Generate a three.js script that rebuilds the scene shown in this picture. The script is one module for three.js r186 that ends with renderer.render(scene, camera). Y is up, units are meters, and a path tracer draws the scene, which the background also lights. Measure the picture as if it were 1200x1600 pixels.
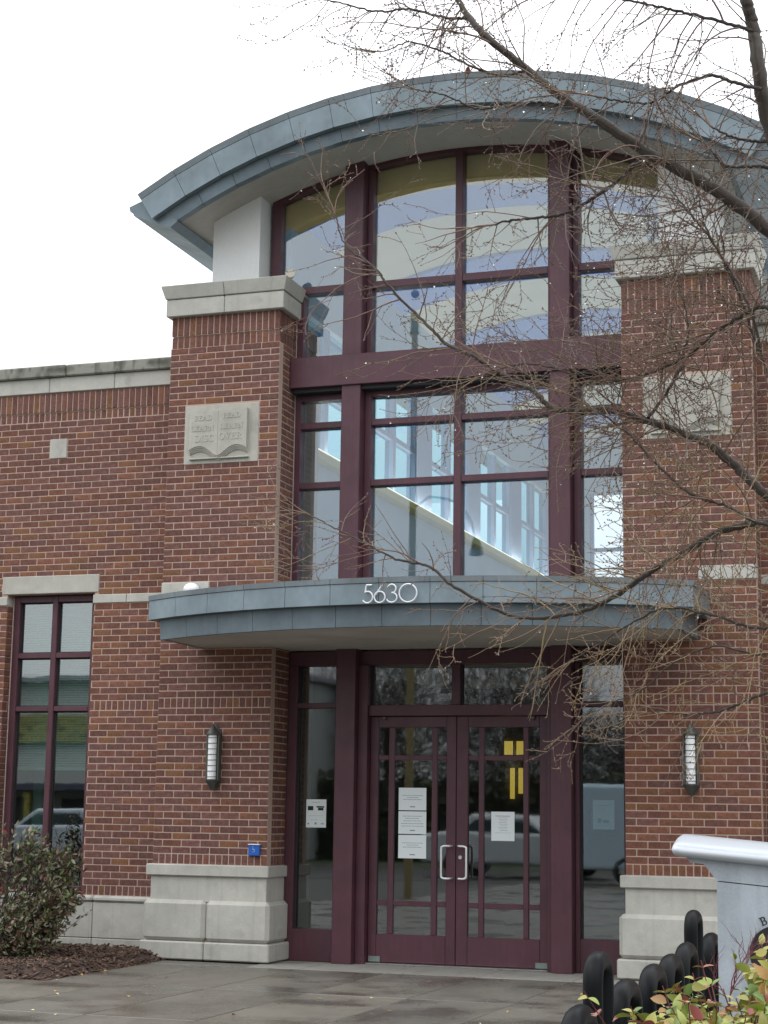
import * as THREE from 'three';
import { mergeGeometries } from 'three/addons/utils/BufferGeometryUtils.js';
import { FontLoader } from 'three/addons/loaders/FontLoader.js';
import { TextGeometry } from 'three/addons/geometries/TextGeometry.js';
import { RectAreaLightUniformsLib } from 'three/addons/lights/RectAreaLightUniformsLib.js';

// ------------------------------------------------------------------ camera, sky, sun, exposure
const scene = new THREE.Scene();
const camera = new THREE.PerspectiveCamera(32.704, 0.75, 0.1, 600);
camera.position.set(6.5641, 1.4179, 15.8576);
camera.rotation.set(0.171636, 0.329583, 0.014519, 'YXZ');
camera.updateMatrixWorld(true);

const EXPOSURE = 1.1, SKY = 1.85, SUN = 0.5;
{ // overcast sky: brightest overhead, paler and dimmer towards the horizon, with soft cloud mottling
  const W = 256, H = 128, d = new Float32Array(W * H * 4);
  for (let j = 0; j < H; j++) for (let i = 0; i < W; i++) {
    const el = ((j + 0.5) / H - 0.5) * Math.PI, s = Math.max(0, Math.sin(el));
    const az = (i / W) * Math.PI * 2, m = 1 + 0.05 * Math.sin(az * 3 + s * 9) * Math.sin(s * 7 + az) + 0.03 * Math.sin(az * 7 - s * 17);
    const l = el < 0 ? 0.2 : SKY * (0.40 + 1.08 * s) * m, k = (j * W + i) * 4;
    d[k] = l * 0.975; d[k + 1] = l * 1.0; d[k + 2] = l * 1.045; d[k + 3] = 1;
  }
  const t = new THREE.DataTexture(d, W, H, THREE.RGBAFormat, THREE.FloatType);
  t.mapping = THREE.EquirectangularReflectionMapping; t.magFilter = THREE.LinearFilter; t.minFilter = THREE.LinearFilter; t.needsUpdate = true;
  scene.background = t; scene.environment = t;
}
const sun = new THREE.DirectionalLight(new THREE.Color(1, 0.975, 0.94), SUN);
sun.position.set(-9, 21, 9); sun.target.position.set(1.7, 2, 0);
sun.castShadow = true; sun.shadow.radius = 60; sun.shadow.mapSize.set(2048, 2048);
Object.assign(sun.shadow.camera, { left: -14, right: 14, top: 14, bottom: -14, near: 1, far: 60 });
scene.add(sun, sun.target);

const renderer = new THREE.WebGLRenderer({ antialias: true });
renderer.setSize(768, 1024);
renderer.toneMapping = THREE.LinearToneMapping;
renderer.toneMappingExposure = EXPOSURE;
renderer.shadowMap.enabled = true;
RectAreaLightUniformsLib.init();
const font = await new FontLoader().loadAsync('fonts/droid/droid_serif_regular.typeface.json');

// ------------------------------------------------------------------ helpers
let seed = 7;
const rnd = () => { seed = (seed + 0x6D2B79F5) | 0; let t = Math.imul(seed ^ (seed >>> 15), 1 | seed); t = (t + Math.imul(t ^ (t >>> 7), 61 | t)) ^ t; return ((t ^ (t >>> 14)) >>> 0) / 4294967296; };
const R = (a, b) => a + (b - a) * rnd();
const V = (x, y, z) => new THREE.Vector3(x, y, z);
const F = 800 / Math.tan((32.704 * Math.PI) / 360);
const dirOf = (px, py) => V((px - 600) / F, -(py - 800) / F, -1).applyQuaternion(camera.quaternion);
const at = (px, py, depth) => dirOf(px, py).multiplyScalar(depth).add(camera.position);                        // a point seen there, so many metres off
const onZ = (px, py, z) => { const d = dirOf(px, py); return d.multiplyScalar((z - camera.position.z) / d.z).add(camera.position); };
const seen = {};
function numbered(n) { const k = seen[n] = (seen[n] ?? -1) + 1; return k ? n + '_' + String(k).padStart(3, '0') : n; }
function shadows(o) { o.traverse((m) => { if (m.isMesh) { m.castShadow = true; m.receiveShadow = true; } }); return o; }
function thing(name, label, category, pos = [0, 0, 0], turn = 0, group) {
  const o = new THREE.Group(); o.name = numbered(name); o.position.set(...pos); o.rotation.y = turn;
  o.userData = { label, category }; if (group) o.userData.group = group;
  scene.add(o); return o;
}
function struct(name, geo, mat, label, kind = 'structure') {
  const m = new THREE.Mesh(Array.isArray(geo) ? mergeGeometries(geo.map(flat)) : geo, mat); m.name = numbered(name); m.userData = { kind, label };
  scene.add(m); return m;
}
function flat(g) { const o = g.index ? g.toNonIndexed() : g; for (const k of Object.keys(o.attributes)) if (!['position', 'normal', 'uv', 'color'].includes(k)) o.deleteAttribute(k); return o; }
function part(parent, name, geo, mat, label) {
  const m = new THREE.Mesh(Array.isArray(geo) ? (geo.length > 1 ? mergeGeometries(geo.map(flat)) : geo[0]) : geo, mat);
  m.name = name; if (label) m.userData.label = label; parent.add(m); return m;
}
function sub(parent, name, label) { const g = new THREE.Group(); g.name = name; if (label) g.userData.label = label; parent.add(g); return g; }
// uv in metres, laid on the face each triangle looks along
function planar(g, ou = 0, ov = 0) {
  g = g.index ? g.toNonIndexed() : g;
  const p = g.attributes.position, n = p.count, uv = new Float32Array(n * 2), a = V(), b = V(), c = V(), e = V();
  for (let i = 0; i < n; i += 3) {
    a.fromBufferAttribute(p, i); b.fromBufferAttribute(p, i + 1); c.fromBufferAttribute(p, i + 2);
    e.subVectors(b, a).cross(c.clone().sub(a)); const x = Math.abs(e.x), y = Math.abs(e.y), z = Math.abs(e.z);
    [a, b, c].forEach((v, k) => { const [s, t] = z >= x && z >= y ? [v.x, v.y] : x >= y ? [v.z, v.y] : [v.x, v.z]; uv[(i + k) * 2] = s + ou; uv[(i + k) * 2 + 1] = t + ov; });
  }
  g.setAttribute('uv', new THREE.BufferAttribute(uv, 2)); return g;
}
// box between two corners with chamfered edges (44 triangles), flat shaded
function cbox(x0, x1, y0, y1, z0, z1, c = 0.004) {
  const w = x1 - x0, h = y1 - y0, d = z1 - z0; c = Math.min(c, w / 3, h / 3, d / 3);
  const P = [], put = (...v) => { const q = v.length === 4 ? [v[0], v[1], v[2], v[0], v[2], v[3]] : v; for (let i = 0; i < q.length; i += 3) { const [a, b, e] = [q[i], q[i + 1], q[i + 2]], A = V(...a), n = V(...b).sub(A).cross(V(...e).sub(A)); const m = V((a[0] + b[0] + e[0]) / 3, (a[1] + b[1] + e[1]) / 3, (a[2] + b[2] + e[2]) / 3); if (n.dot(m) < 0) P.push(...a, ...e, ...b); else P.push(...a, ...b, ...e); } };
  const H = [w / 2, h / 2, d / 2], vert = (s, ax) => [0, 1, 2].map((k) => s[k] * (H[k] - (k === ax ? 0 : c)));
  for (let ax = 0; ax < 3; ax++) for (const s of [-1, 1]) {
    const [i, j] = [0, 1, 2].filter((k) => k !== ax), S = (a, b) => { const q = [0, 0, 0]; q[ax] = s; q[i] = a; q[j] = b; return vert(q, ax); };
    put(S(-1, -1), S(1, -1), S(1, 1), S(-1, 1));
  }
  for (let ax = 0; ax < 3; ax++) { const [i, j] = [0, 1, 2].filter((k) => k !== ax); for (const a of [-1, 1]) for (const b of [-1, 1]) { const S = (l, f) => { const q = [0, 0, 0]; q[ax] = l; q[i] = a; q[j] = b; return vert(q, f); }; put(S(-1, i), S(1, i), S(1, j), S(-1, j)); } }
  for (const a of [-1, 1]) for (const b of [-1, 1]) for (const e of [-1, 1]) put(vert([a, b, e], 0), vert([a, b, e], 1), vert([a, b, e], 2));
  const g = new THREE.BufferGeometry(); g.setAttribute('position', new THREE.Float32BufferAttribute(P, 3)); g.computeVertexNormals();
  return planar(g.translate((x0 + x1) / 2, (y0 + y1) / 2, (z0 + z1) / 2), 0, 0);
}
const sbox = (x0, x1, y0, y1, z0, z1) => planar(new THREE.BoxGeometry(x1 - x0, y1 - y0, z1 - z0).translate((x0 + x1) / 2, (y0 + y1) / 2, (z0 + z1) / 2));
function paint(g, r, gg, b) { const n = g.attributes.position.count, c = new Float32Array(n * 3); for (let i = 0; i < n; i++) { c[i * 3] = r; c[i * 3 + 1] = gg; c[i * 3 + 2] = b; } g.setAttribute('color', new THREE.BufferAttribute(c, 3)); return g; }
// closed prism: outline [[u, v], ...] in a plane, pushed along the third axis. axis 'z': (u, v) = (x, y); 'y': (x, z); 'x': (z, y)
function prism(pts, a, b, axis = 'z') {
  const s = new THREE.Shape(pts.map(([u, v]) => new THREE.Vector2(u, axis === 'y' ? -v : v)));
  const g = new THREE.ExtrudeGeometry(s, { depth: b - a, bevelEnabled: false });
  if (axis === 'z') g.translate(0, 0, a);
  if (axis === 'y') g.rotateX(-Math.PI / 2).translate(0, a, 0);
  if (axis === 'x') { g.rotateY(-Math.PI / 2); g.scale(1, 1, 1); g.translate(b, 0, 0); }
  return planar(g);
}
function tube(pts, r, seg = 24, sides = 8, closed = false) { return new THREE.TubeGeometry(new THREE.CatmullRomCurve3(pts, closed, 'catmullrom', 0.3), seg, r, sides, closed); }

// ------------------------------------------------------------------ textures (tileable)
function noise2(n, sd) { const g = new Float32Array(n * n); let s = sd; for (let i = 0; i < n * n; i++) { s = (Math.imul(s, 1664525) + 1013904223) >>> 0; g[i] = s / 4294967296; }
  return (u, v) => { const x = u * n, y = v * n, i = Math.floor(x), j = Math.floor(y), f = x - i, h = y - j, a = f * f * (3 - 2 * f), b = h * h * (3 - 2 * h), q = (p, r) => g[(((r % n) + n) % n) * n + (((p % n) + n) % n)];
    return (q(i, j) * (1 - a) + q(i + 1, j) * a) * (1 - b) + (q(i, j + 1) * (1 - a) + q(i + 1, j + 1) * a) * b; }; }
function fbm(n, oct, sd) { const f = []; for (let o = 0; o < oct; o++) f.push(noise2(n << o, sd + o * 77)); return (u, v) => { let t = 0, w = 0; f.forEach((q, o) => { const k = 0.5 ** o; t += q(u, v) * k; w += k; }); return t / w; }; }
function tex(size, metres, fn, srgb = true) {
  const d = new Uint8Array(size * size * 4);
  for (let j = 0; j < size; j++) for (let i = 0; i < size; i++) { const c = fn(i / size, j / size), k = (j * size + i) * 4; for (let q = 0; q < 3; q++) d[k + q] = Math.max(0, Math.min(255, (Array.isArray(c) ? c[q] : c) * 255)); d[k + 3] = 255; }
  const t = new THREE.DataTexture(d, size, size); t.wrapS = t.wrapT = THREE.RepeatWrapping; t.magFilter = THREE.LinearFilter; t.minFilter = THREE.LinearMipmapLinearFilter; t.generateMipmaps = true;
  if (srgb) t.colorSpace = THREE.SRGBColorSpace; t.repeat.set(1 / metres[0], 1 / metres[1]); t.needsUpdate = true; return t;
}
const nA = fbm(4, 7, 11), nB = fbm(8, 6, 91), nC = fbm(32, 4, 5), nD = fbm(3, 4, 301), nS = noise2(256, 3), nV = noise2(64, 9);
const T = {
  brick: tex(512, [0.5, 0.5], (u, v) => { const n = 0.83 + 0.16 * (nC(u, v) - 0.5) * 2 + 0.08 * (nS(u, v) - 0.5) + 0.14 * (nB(u, v) - 0.5); const e = Math.max(0, nA(u + 0.3, v) - 0.62) * 1.1; return [n + e, n + e, n + e * 1.05]; }),
  brickBump: tex(512, [0.5, 0.5], (u, v) => 0.5 + 0.35 * (nC(u, v) - 0.5) + 0.25 * (nS(u, v) - 0.5), false),
  stone: tex(1024, [2.1, 2.1], (u, v) => { const streak = noiseStreak(u, v), n = 0.86 + 0.13 * (nA(u, v) - 0.5) + 0.07 * (nC(u, v) - 0.5) + 0.05 * (nS(u * 2, v * 2) - 0.5) - streak; const d = Math.max(0, nB(u, v) - 0.66) * 0.6; return [n - d, n - d * 1.0, n - 0.012 - d * 1.05]; }),
  stain: tex(1024, [2.4, 0.9], (u, v) => { const n = 0.74 + 0.2 * (nB(u, v) - 0.5), k = Math.max(0, nA(u * 2, v) - 0.5) * 1.5 + Math.max(0, nV(u * 1.0, v * 0.12) - 0.62) * 0.7, c = Math.min(0.5, k); return [n - c, n - c * 0.97, n - 0.03 - c]; }),
  metal: tex(1024, [1.7, 1.7], (u, v) => { const n = 0.82 + 0.22 * (nD(u, v) - 0.5) + 0.14 * (nB(u, v) - 0.5) + 0.07 * (nC(u, v) - 0.5) + 0.025 * (nV(u, v * 0.06) - 0.5); return [n - 0.01, n, n + 0.005]; }),
  metalRough: tex(512, [1.1, 1.1], (u, v) => 0.62 + 0.35 * (nB(u, v) - 0.5), false),
  paint: tex(512, [1.3, 1.3], (u, v) => { const n = 0.88 + 0.2 * (nB(u, v) - 0.5) + 0.05 * (nS(u, v) - 0.5) + 0.06 * (nV(u, v * 0.1) - 0.5); return n; }),
  plaster: tex(512, [1.5, 1.5], (u, v) => 0.93 + 0.06 * (nA(u, v) - 0.5) + 0.04 * (nS(u, v) - 0.5)),
  soffit: tex(512, [2.2, 2.2], (u, v) => 0.88 + 0.18 * (nA(u, v) - 0.5) + 0.06 * (nC(u, v) - 0.5)),
  slab: tex(1024, [2.6, 2.6], (u, v) => { const wet = Math.min(1, Math.max(0, (nA(u, v) - 0.36) * 3.2)), n = 0.80 + 0.18 * (nB(u, v) - 0.5) + 0.1 * (nS(u, v) - 0.5) + 0.08 * (nC(u, v) - 0.5) - 0.13 * wet; return [n, n * (0.985 - 0.01 * wet), n * (0.95 - 0.02 * wet)]; }),
  slabRough: tex(1024, [2.6, 2.6], (u, v) => { const wet = Math.min(1, Math.max(0, (nA(u, v) - 0.36) * 3.2)); return 0.46 - 0.37 * wet + 0.1 * (nC(u, v) - 0.5); }, false),
  slabBump: tex(512, [0.6, 0.6], (u, v) => 0.5 + 0.5 * (nS(u, v) - 0.5) + 0.3 * (nC(u, v) - 0.5), false),
  bark: tex(512, [0.22, 0.5], (u, v) => { const n = 0.72 + 0.5 * (nB(u, v * 0.5) - 0.5) + 0.3 * (nS(u, v) - 0.5); return [n, n, n * 0.98]; }),
  dent: tex(256, [0.9, 0.9], (u, v) => 0.5 + 0.5 * (nA(u, v) - 0.5) + 0.15 * (nB(u, v) - 0.5), false),
  wave: tex(256, [1.9, 1.9], (u, v) => nD(u, v), false),
  soil: tex(512, [0.7, 0.7], (u, v) => { const n = 0.7 + 0.5 * (nC(u, v) - 0.5) + 0.4 * (nS(u, v) - 0.5); return [n, n * 0.9, n * 0.85]; }),
  grass: tex(512, [2, 2], (u, v) => { const n = 0.8 + 0.5 * (nC(u, v) - 0.5) + 0.3 * (nA(u, v) - 0.5); return n; }),
};
function noiseStreak(u, v) { return Math.max(0, nV(u, v * 0.05) - 0.66) * 0.13 + Math.max(0, nA(u * 2, v * 2 + 0.4) - 0.6) * 0.25; }
const std = (r, g, b, o = {}) => { const m = new THREE.MeshStandardMaterial({ roughness: 0.85, metalness: 0, ...o }); m.color.setRGB(r, g, b); return m; };
const M = {
  brick: std(1, 1, 1, { vertexColors: true, map: T.brick, bumpMap: T.brickBump, bumpScale: 0.0025, roughness: 0.86 }),
  mortar: std(0.52, 0.38, 0.305, { map: T.plaster, roughness: 0.95 }),
  stone: std(0.63, 0.618, 0.572, { map: T.stone, bumpMap: T.brickBump, bumpScale: 0.0028, roughness: 0.88 }),
  stoneWarm: std(0.58, 0.565, 0.51, { map: T.stone, bumpMap: T.brickBump, bumpScale: 0.0012, roughness: 0.88 }),
  stoneDirty: std(0.50, 0.50, 0.47, { map: T.stain, roughness: 0.9 }),
  stoneDark: std(0.30, 0.29, 0.26, { roughness: 0.95 }),
  zinc: std(0.275, 0.340, 0.375, { bumpMap: T.dent, bumpScale: 0.006, map: T.metal, roughnessMap: T.metalRough, roughness: 0.75, metalness: 0.25 }),
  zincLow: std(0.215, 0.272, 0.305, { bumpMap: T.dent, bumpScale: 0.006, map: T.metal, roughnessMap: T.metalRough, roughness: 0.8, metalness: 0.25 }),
  zincTop: std(0.265, 0.305, 0.325, { bumpMap: T.dent, bumpScale: 0.004, map: T.metal, roughness: 0.6, metalness: 0.25 }),
  purple: std(0.100, 0.033, 0.047, { map: T.paint, roughnessMap: T.metalRough, roughness: 0.75 }),
  soffit: std(0.58, 0.55, 0.50, { map: T.soffit, roughness: 0.9 }),
  stucco: std(0.80, 0.81, 0.80, { map: T.plaster, roughness: 0.95 }),
  wallIn: std(0.58, 0.67, 0.78, { map: T.plaster }), wallBlue: std(0.36, 0.46, 0.68, { map: T.plaster }),
  cream: std(0.92, 0.80, 0.62, { map: T.plaster }), blue: std(0.17, 0.34, 0.84, { map: T.plaster }), ledge: std(0.85, 0.60, 0.18, { roughness: 0.6 }),
  olive: std(0.85, 0.53, 0.17, { map: T.plaster }),
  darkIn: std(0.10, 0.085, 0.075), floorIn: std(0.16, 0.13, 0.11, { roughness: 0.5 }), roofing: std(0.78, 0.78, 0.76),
  glass: new THREE.MeshPhysicalMaterial({ transmission: 1, thickness: 0, roughness: 0.006, ior: 2.05 }),
  glassLow: new THREE.MeshPhysicalMaterial({ transmission: 1, thickness: 0, roughness: 0.018, ior: 2.3 }),
  glassWing: new THREE.MeshPhysicalMaterial({ transmission: 1, thickness: 0, roughness: 0.012, ior: 3.0 }),
  glassClear: new THREE.MeshPhysicalMaterial({ transmission: 1, thickness: 0, roughness: 0, ior: 1.45 }),
  steel: std(0.72, 0.72, 0.72, { metalness: 1, roughness: 0.28 }), chrome: std(0.85, 0.85, 0.85, { metalness: 0.6, roughness: 0.25 }),
  bronze: std(0.09, 0.095, 0.085, { metalness: 0.35, roughness: 0.5 }),
  lens: std(0.86, 0.88, 0.88, { roughness: 0.35 }), white: std(0.85, 0.86, 0.86, { roughness: 0.5 }),
  seal: std(0.02, 0.02, 0.022, { roughness: 0.7 }), caulk: std(0.50, 0.42, 0.36),
  blind: std(0.62, 0.68, 0.64, { roughness: 0.6 }),
  rubber: new THREE.MeshPhysicalMaterial({ color: 0x121416, roughness: 0.42, specularIntensity: 0.25 }),
  signGrey: std(0.45, 0.50, 0.545, { map: T.paint, roughness: 0.6, metalness: 0.1 }), signCap: std(0.50, 0.535, 0.57, { roughness: 0.42, metalness: 0.3 }),
  black: std(0.012, 0.012, 0.014, { roughness: 0.4 }),
  adaBlue: std(0.012, 0.10, 0.42, { roughness: 0.4 }), adaMark: std(0.30, 0.42, 0.68, { roughness: 0.5 }),
  slab: std(0.228, 0.216, 0.195, { map: T.slab, roughnessMap: T.slabRough, roughness: 1, bumpMap: T.slabBump, bumpScale: 0.0015 }),
  slabB: std(0.24, 0.224, 0.198, { map: T.slab, roughnessMap: T.slabRough, roughness: 1, bumpMap: T.slabBump, bumpScale: 0.0015 }),
  slabC: std(0.205, 0.196, 0.178, { map: T.slab, roughnessMap: T.slabRough, roughness: 1, bumpMap: T.slabBump, bumpScale: 0.0015 }),
  slabDry: std(0.36, 0.35, 0.32, { map: T.stone, roughness: 0.8 }),
  soil: std(0.075, 0.045, 0.033, { map: T.soil }), asphalt: std(0.055, 0.055, 0.058, { map: T.soil, roughness: 0.45 }), lawn: std(0.06, 0.085, 0.03, { map: T.grass }),
  bark: std(0.115, 0.088, 0.07, { map: T.bark, bumpMap: T.bark, bumpScale: 0.004, roughness: 0.62 }),
  twig: std(1, 1, 1, { vertexColors: true, roughness: 0.55 }),
  leaf: std(1, 1, 1, { vertexColors: true, roughness: 0.45, side: THREE.DoubleSide }),
  drop: new THREE.MeshPhysicalMaterial({ transmission: 1, thickness: 0.01, roughness: 0, ior: 1.33 }),
};
M.glass.color.setRGB(0.85, 0.92, 0.95); M.glassClear.color.setRGB(0.62, 0.84, 0.88); M.glassWing.color.setRGB(0.62, 0.74, 0.72); M.glassLow.color.setRGB(0.64, 0.72, 0.72); for (const g of [M.glass, M.glassLow, M.glassWing]) { g.bumpMap = T.wave; g.bumpScale = 0.0006; };
M.digit = std(0.66, 0.68, 0.70, { metalness: 0.3, roughness: 0.4 });
M.vaultFill = std(0.9, 0.85, 0.7, { emissiveIntensity: 1.2 }); M.vaultFill.emissive.setRGB(1, 0.9, 0.72);  // glow of the strips added to light the vault
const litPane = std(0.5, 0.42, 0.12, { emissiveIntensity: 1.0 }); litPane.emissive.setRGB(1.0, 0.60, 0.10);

// ------------------------------------------------------------------ ground
struct('ground', planar(new THREE.PlaneGeometry(500, 500).rotateX(-Math.PI / 2).translate(0, -0.03, 0)), M.lawn, 'flat ground reaching out to the horizon around the building');
struct('road', sbox(-150, 150, -0.2, -0.02, 21, 31), M.asphalt, 'wet asphalt road running past the library behind the viewer');
{
  const pv = new THREE.Group(); pv.name = 'pavement'; pv.userData = { kind: 'structure', label: 'wet concrete pavement of square slabs before the entrance' }; scene.add(pv);
  part(pv, 'joint_bed', sbox(-9, 12, -0.12, -0.007, -0.44, 20.4), std(0.06, 0.055, 0.05));
  const zs = [0.42, 2.43, 4.5, 6.6, 8.7, 10.8, 12.9, 15, 17.1, 20.4], mats = [M.slab, M.slabB, M.slabC];
  part(pv, 'slab', cbox(-0.02, 0.5, -0.1, 0.001, -0.44, 0.412, 0.004), M.slabDry);
  for (let i = 0; i < 5; i++) part(pv, 'slab', cbox(0.508 + i * 0.86, 1.36 + i * 0.86, -0.1, 0.001, -0.44, 0.412, 0.004), M.slabDry);
  for (let k = 0; k + 1 < zs.length; k++) for (let i = -11; i < 13; i++) {
    let x0 = 0.504 + i * 0.86, x1 = x0 + 0.852; const z0 = zs[k], z1 = zs[k + 1] - 0.008;
    if (z0 < 2.4 && x1 < -0.9) continue;
    if (k > 4 && (i < -4 || i > 10)) continue;
    const a = z0 < 2.4 && i === -2 ? -1.0 : x0; if (x1 - a < 0.05) continue;
    const g = cbox(a, x1, -0.1, R(-0.002, 0.002), z0, z1, 0.005);
    part(pv, 'slab', planar(g, R(0, 3), R(0, 3)), mats[Math.floor(rnd() * 3)]);
  }
  part(pv, 'slab', cbox(-1.02, -0.028, -0.1, 0.0, 0.10, 0.412, 0.004), M.slabC);
}
{ // mulch bed between wall and pavement: a low mound with chips
  const g = new THREE.PlaneGeometry(7.5, 2.65, 60, 24).rotateX(-Math.PI / 2).translate(-4.75, 0, 1.07), p = g.attributes.position;
  for (let i = 0; i < p.count; i++) { const x = p.getX(i), z = p.getZ(i), e = Math.min((-1.0 - x) * 1.3, (2.39 - z) * 1.3, 0.25); p.setY(i, -0.02 + Math.max(0, Math.min(0.09, e * 0.36)) + 0.025 * nC(x * 0.37, z * 0.37)); }
  g.computeVertexNormals(); struct('mulch_bed', planar(g), M.soil, 'dark mulch bed along the foot of the brick wall');
  const chip = new THREE.BoxGeometry(0.045, 0.008, 0.014), cm = std(1, 1, 1), im = new THREE.InstancedMesh(chip, cm, 5600), m4 = new THREE.Matrix4(), q = new THREE.Quaternion(), c = new THREE.Color();
  for (let i = 0; i < 5600; i++) { const x = R(-5.2, -0.985), z = R(-0.2, 2.42); const e = Math.min((-1.0 - x) * 1.3, (2.39 - z) * 1.3, 0.25);
    q.setFromEuler(new THREE.Euler(R(-0.5, 0.5), R(0, 6.3), R(-0.5, 0.5))); m4.compose(V(x, -0.008 + Math.max(0, Math.min(0.09, e * 0.36)) + 0.025 * nC(x * 0.37, z * 0.37), z), q, V(R(0.5, 1.3), R(0.6, 1.6), R(0.6, 1.6))); im.setMatrixAt(i, m4);
    const t = R(0.35, 1.5), g = rnd() < 0.12 ? 1.7 : 1; c.setRGB(0.085 * t * g, 0.046 * t * g * 1.1, 0.034 * t * g); im.setColorAt(i, c); }
  im.name = 'mulch_chips'; im.userData = { kind: 'stuff', label: 'loose brown bark chips strewn over the bed' }; scene.add(im);
}

// ------------------------------------------------------------------ the library
const lib = thing('library_building', 'red brick library with arched metal roof and purple framed glass entrance', 'library');
const YC = 2.444, XC = 1.742;                                                 // centre of the roof's arc
const TONES = [];
for (let i = 0; i < 14; i++) { const base = [[0.235, 0.098, 0.066], [0.215, 0.092, 0.068], [0.19, 0.082, 0.064], [0.255, 0.118, 0.060], [0.205, 0.095, 0.08], [0.265, 0.115, 0.072], [0.195, 0.092, 0.078]][i % 7], k = 0.85 + 0.3 * ((i * 5) % 14) / 14; TONES.push(base.map((v, q) => v * k * [1.06, 1.0, 0.95][q])); }
const stock = new Map();
function brickGeo(w, h, d, tone) {
  const key = [w.toFixed(4), h.toFixed(4), d.toFixed(4), tone].join();
  if (!stock.has(key)) stock.set(key, paint(planar(cbox(-w / 2, w / 2, -h / 2, h / 2, -d / 2, d / 2, 0.0035), tone * 0.137, tone * 0.071), ...TONES[tone]));
  return stock.get(key);
}
let single = 0;
const WARM = [3, 5, 0, 10, 12, 7], COOL = [4, 6, 11, 13, 2, 9];   // patches of warmer and of duller bricks
function toneAt(u, v) { const d = nA(u * 0.09 + 3.1, v * 0.11 + 0.37) + 0.25 * (nD(u * 0.3, v * 0.3) - 0.5), k = rnd(); return d > 0.56 && k < 0.62 ? WARM[Math.floor(rnd() * 6)] : d < 0.44 && k < 0.62 ? COOL[Math.floor(rnd() * 6)] : Math.floor(rnd() * 14); }
// one brick of a wall: centre and size; either a part of its own or joined to the rest of its wall
function lay(w, cx, cy, cz, sx, sy, sz, own) {
  const t = toneAt(cx + cz, cy);
  if (own && single < 305) { single++; const m = new THREE.Mesh(brickGeo(sx, sy, sz, t), M.brick); m.name = 'brick'; m.position.set(cx, cy, cz); w.add(m); return; }
  (w.userData.rest ??= []).push(brickGeo(sx, sy, sz, t).clone().translate(cx, cy, cz));
}
function finish(w) { const r = w.userData.rest; delete w.userData.rest; if (r) { const m = part(w, 'brickwork', mergeGeometries(r), M.brick); m.userData.kind = 'stuff'; } }
const J = 0.0108;
// rows of bricks on a face. dir 'x': face looks to +z at z = f; dir 'z': face looks to sign * x at x = f, u runs along z
function face(w, dir, u0, u1, f, rows, own, sign = 1, holes = []) {
  rows.forEach((r, i) => {
    const h = r.y1 - r.y0 - J, cy = (r.y0 + r.y1) / 2, step = r.up ? (u1 - u0) / Math.round((u1 - u0) / 0.0677) : 0.2032, depth = 0.0968, inset = r.inset ?? 0;
    let u = u0 + (r.up ? 0 : (r.odd ?? i % 2) ? -0.1016 : 0) + (r.shift ?? 0);
    for (; u < u1 - 0.012; u += step) {
      let segs = [[Math.max(u, u0) + J / 2, Math.min(u + step, u1) - J / 2]];
      for (const [a, b, c, d] of holes) if (cy > c && cy < d) segs = segs.flatMap(([s, e]) => (e <= a || s >= b ? [[s, e]] : [[s, Math.min(e, a - 0.003)], [Math.max(s, b + 0.003), e]].filter(([p, q]) => q - p > 0.015)));
      for (const [s, e] of segs) {
        if (e - s < 0.015) continue;
        const jit = R(-0.0014, 0.0014) - inset, cu = (s + e) / 2;
        if (dir === 'x') lay(w, cu, cy, f + jit - depth / 2, e - s, h, depth, own && own(cu, cy));
        else lay(w, f + sign * (jit - depth / 2), cy, cu, depth, h, e - s, false);
      }
    }
  });
}
const stack = (y0, n, h, from = 0) => Array.from({ length: n }, (_, i) => ({ y0: y0 + i * h, y1: y0 + (i + 1) * h, odd: (i + from) % 2 }));
const C = 0.2032 / 3;
const pierRows = [
  { y0: 0.912, y1: 1.0116, up: 1 }, ...stack(1.0116, 21, C), { y0: 2.434, y1: 2.5356, up: 1 }, ...stack(2.5356, 15, 0.0684), ...stack(3.562, 38, (6.168 - 3.562) / 38.5, 1).slice(0, 38),
  { y0: 6.134, y1: 6.262, up: 1, inset: 0.02 }, { y0: 6.262, y1: 6.468, up: 1, inset: 0.008 },
];
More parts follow.
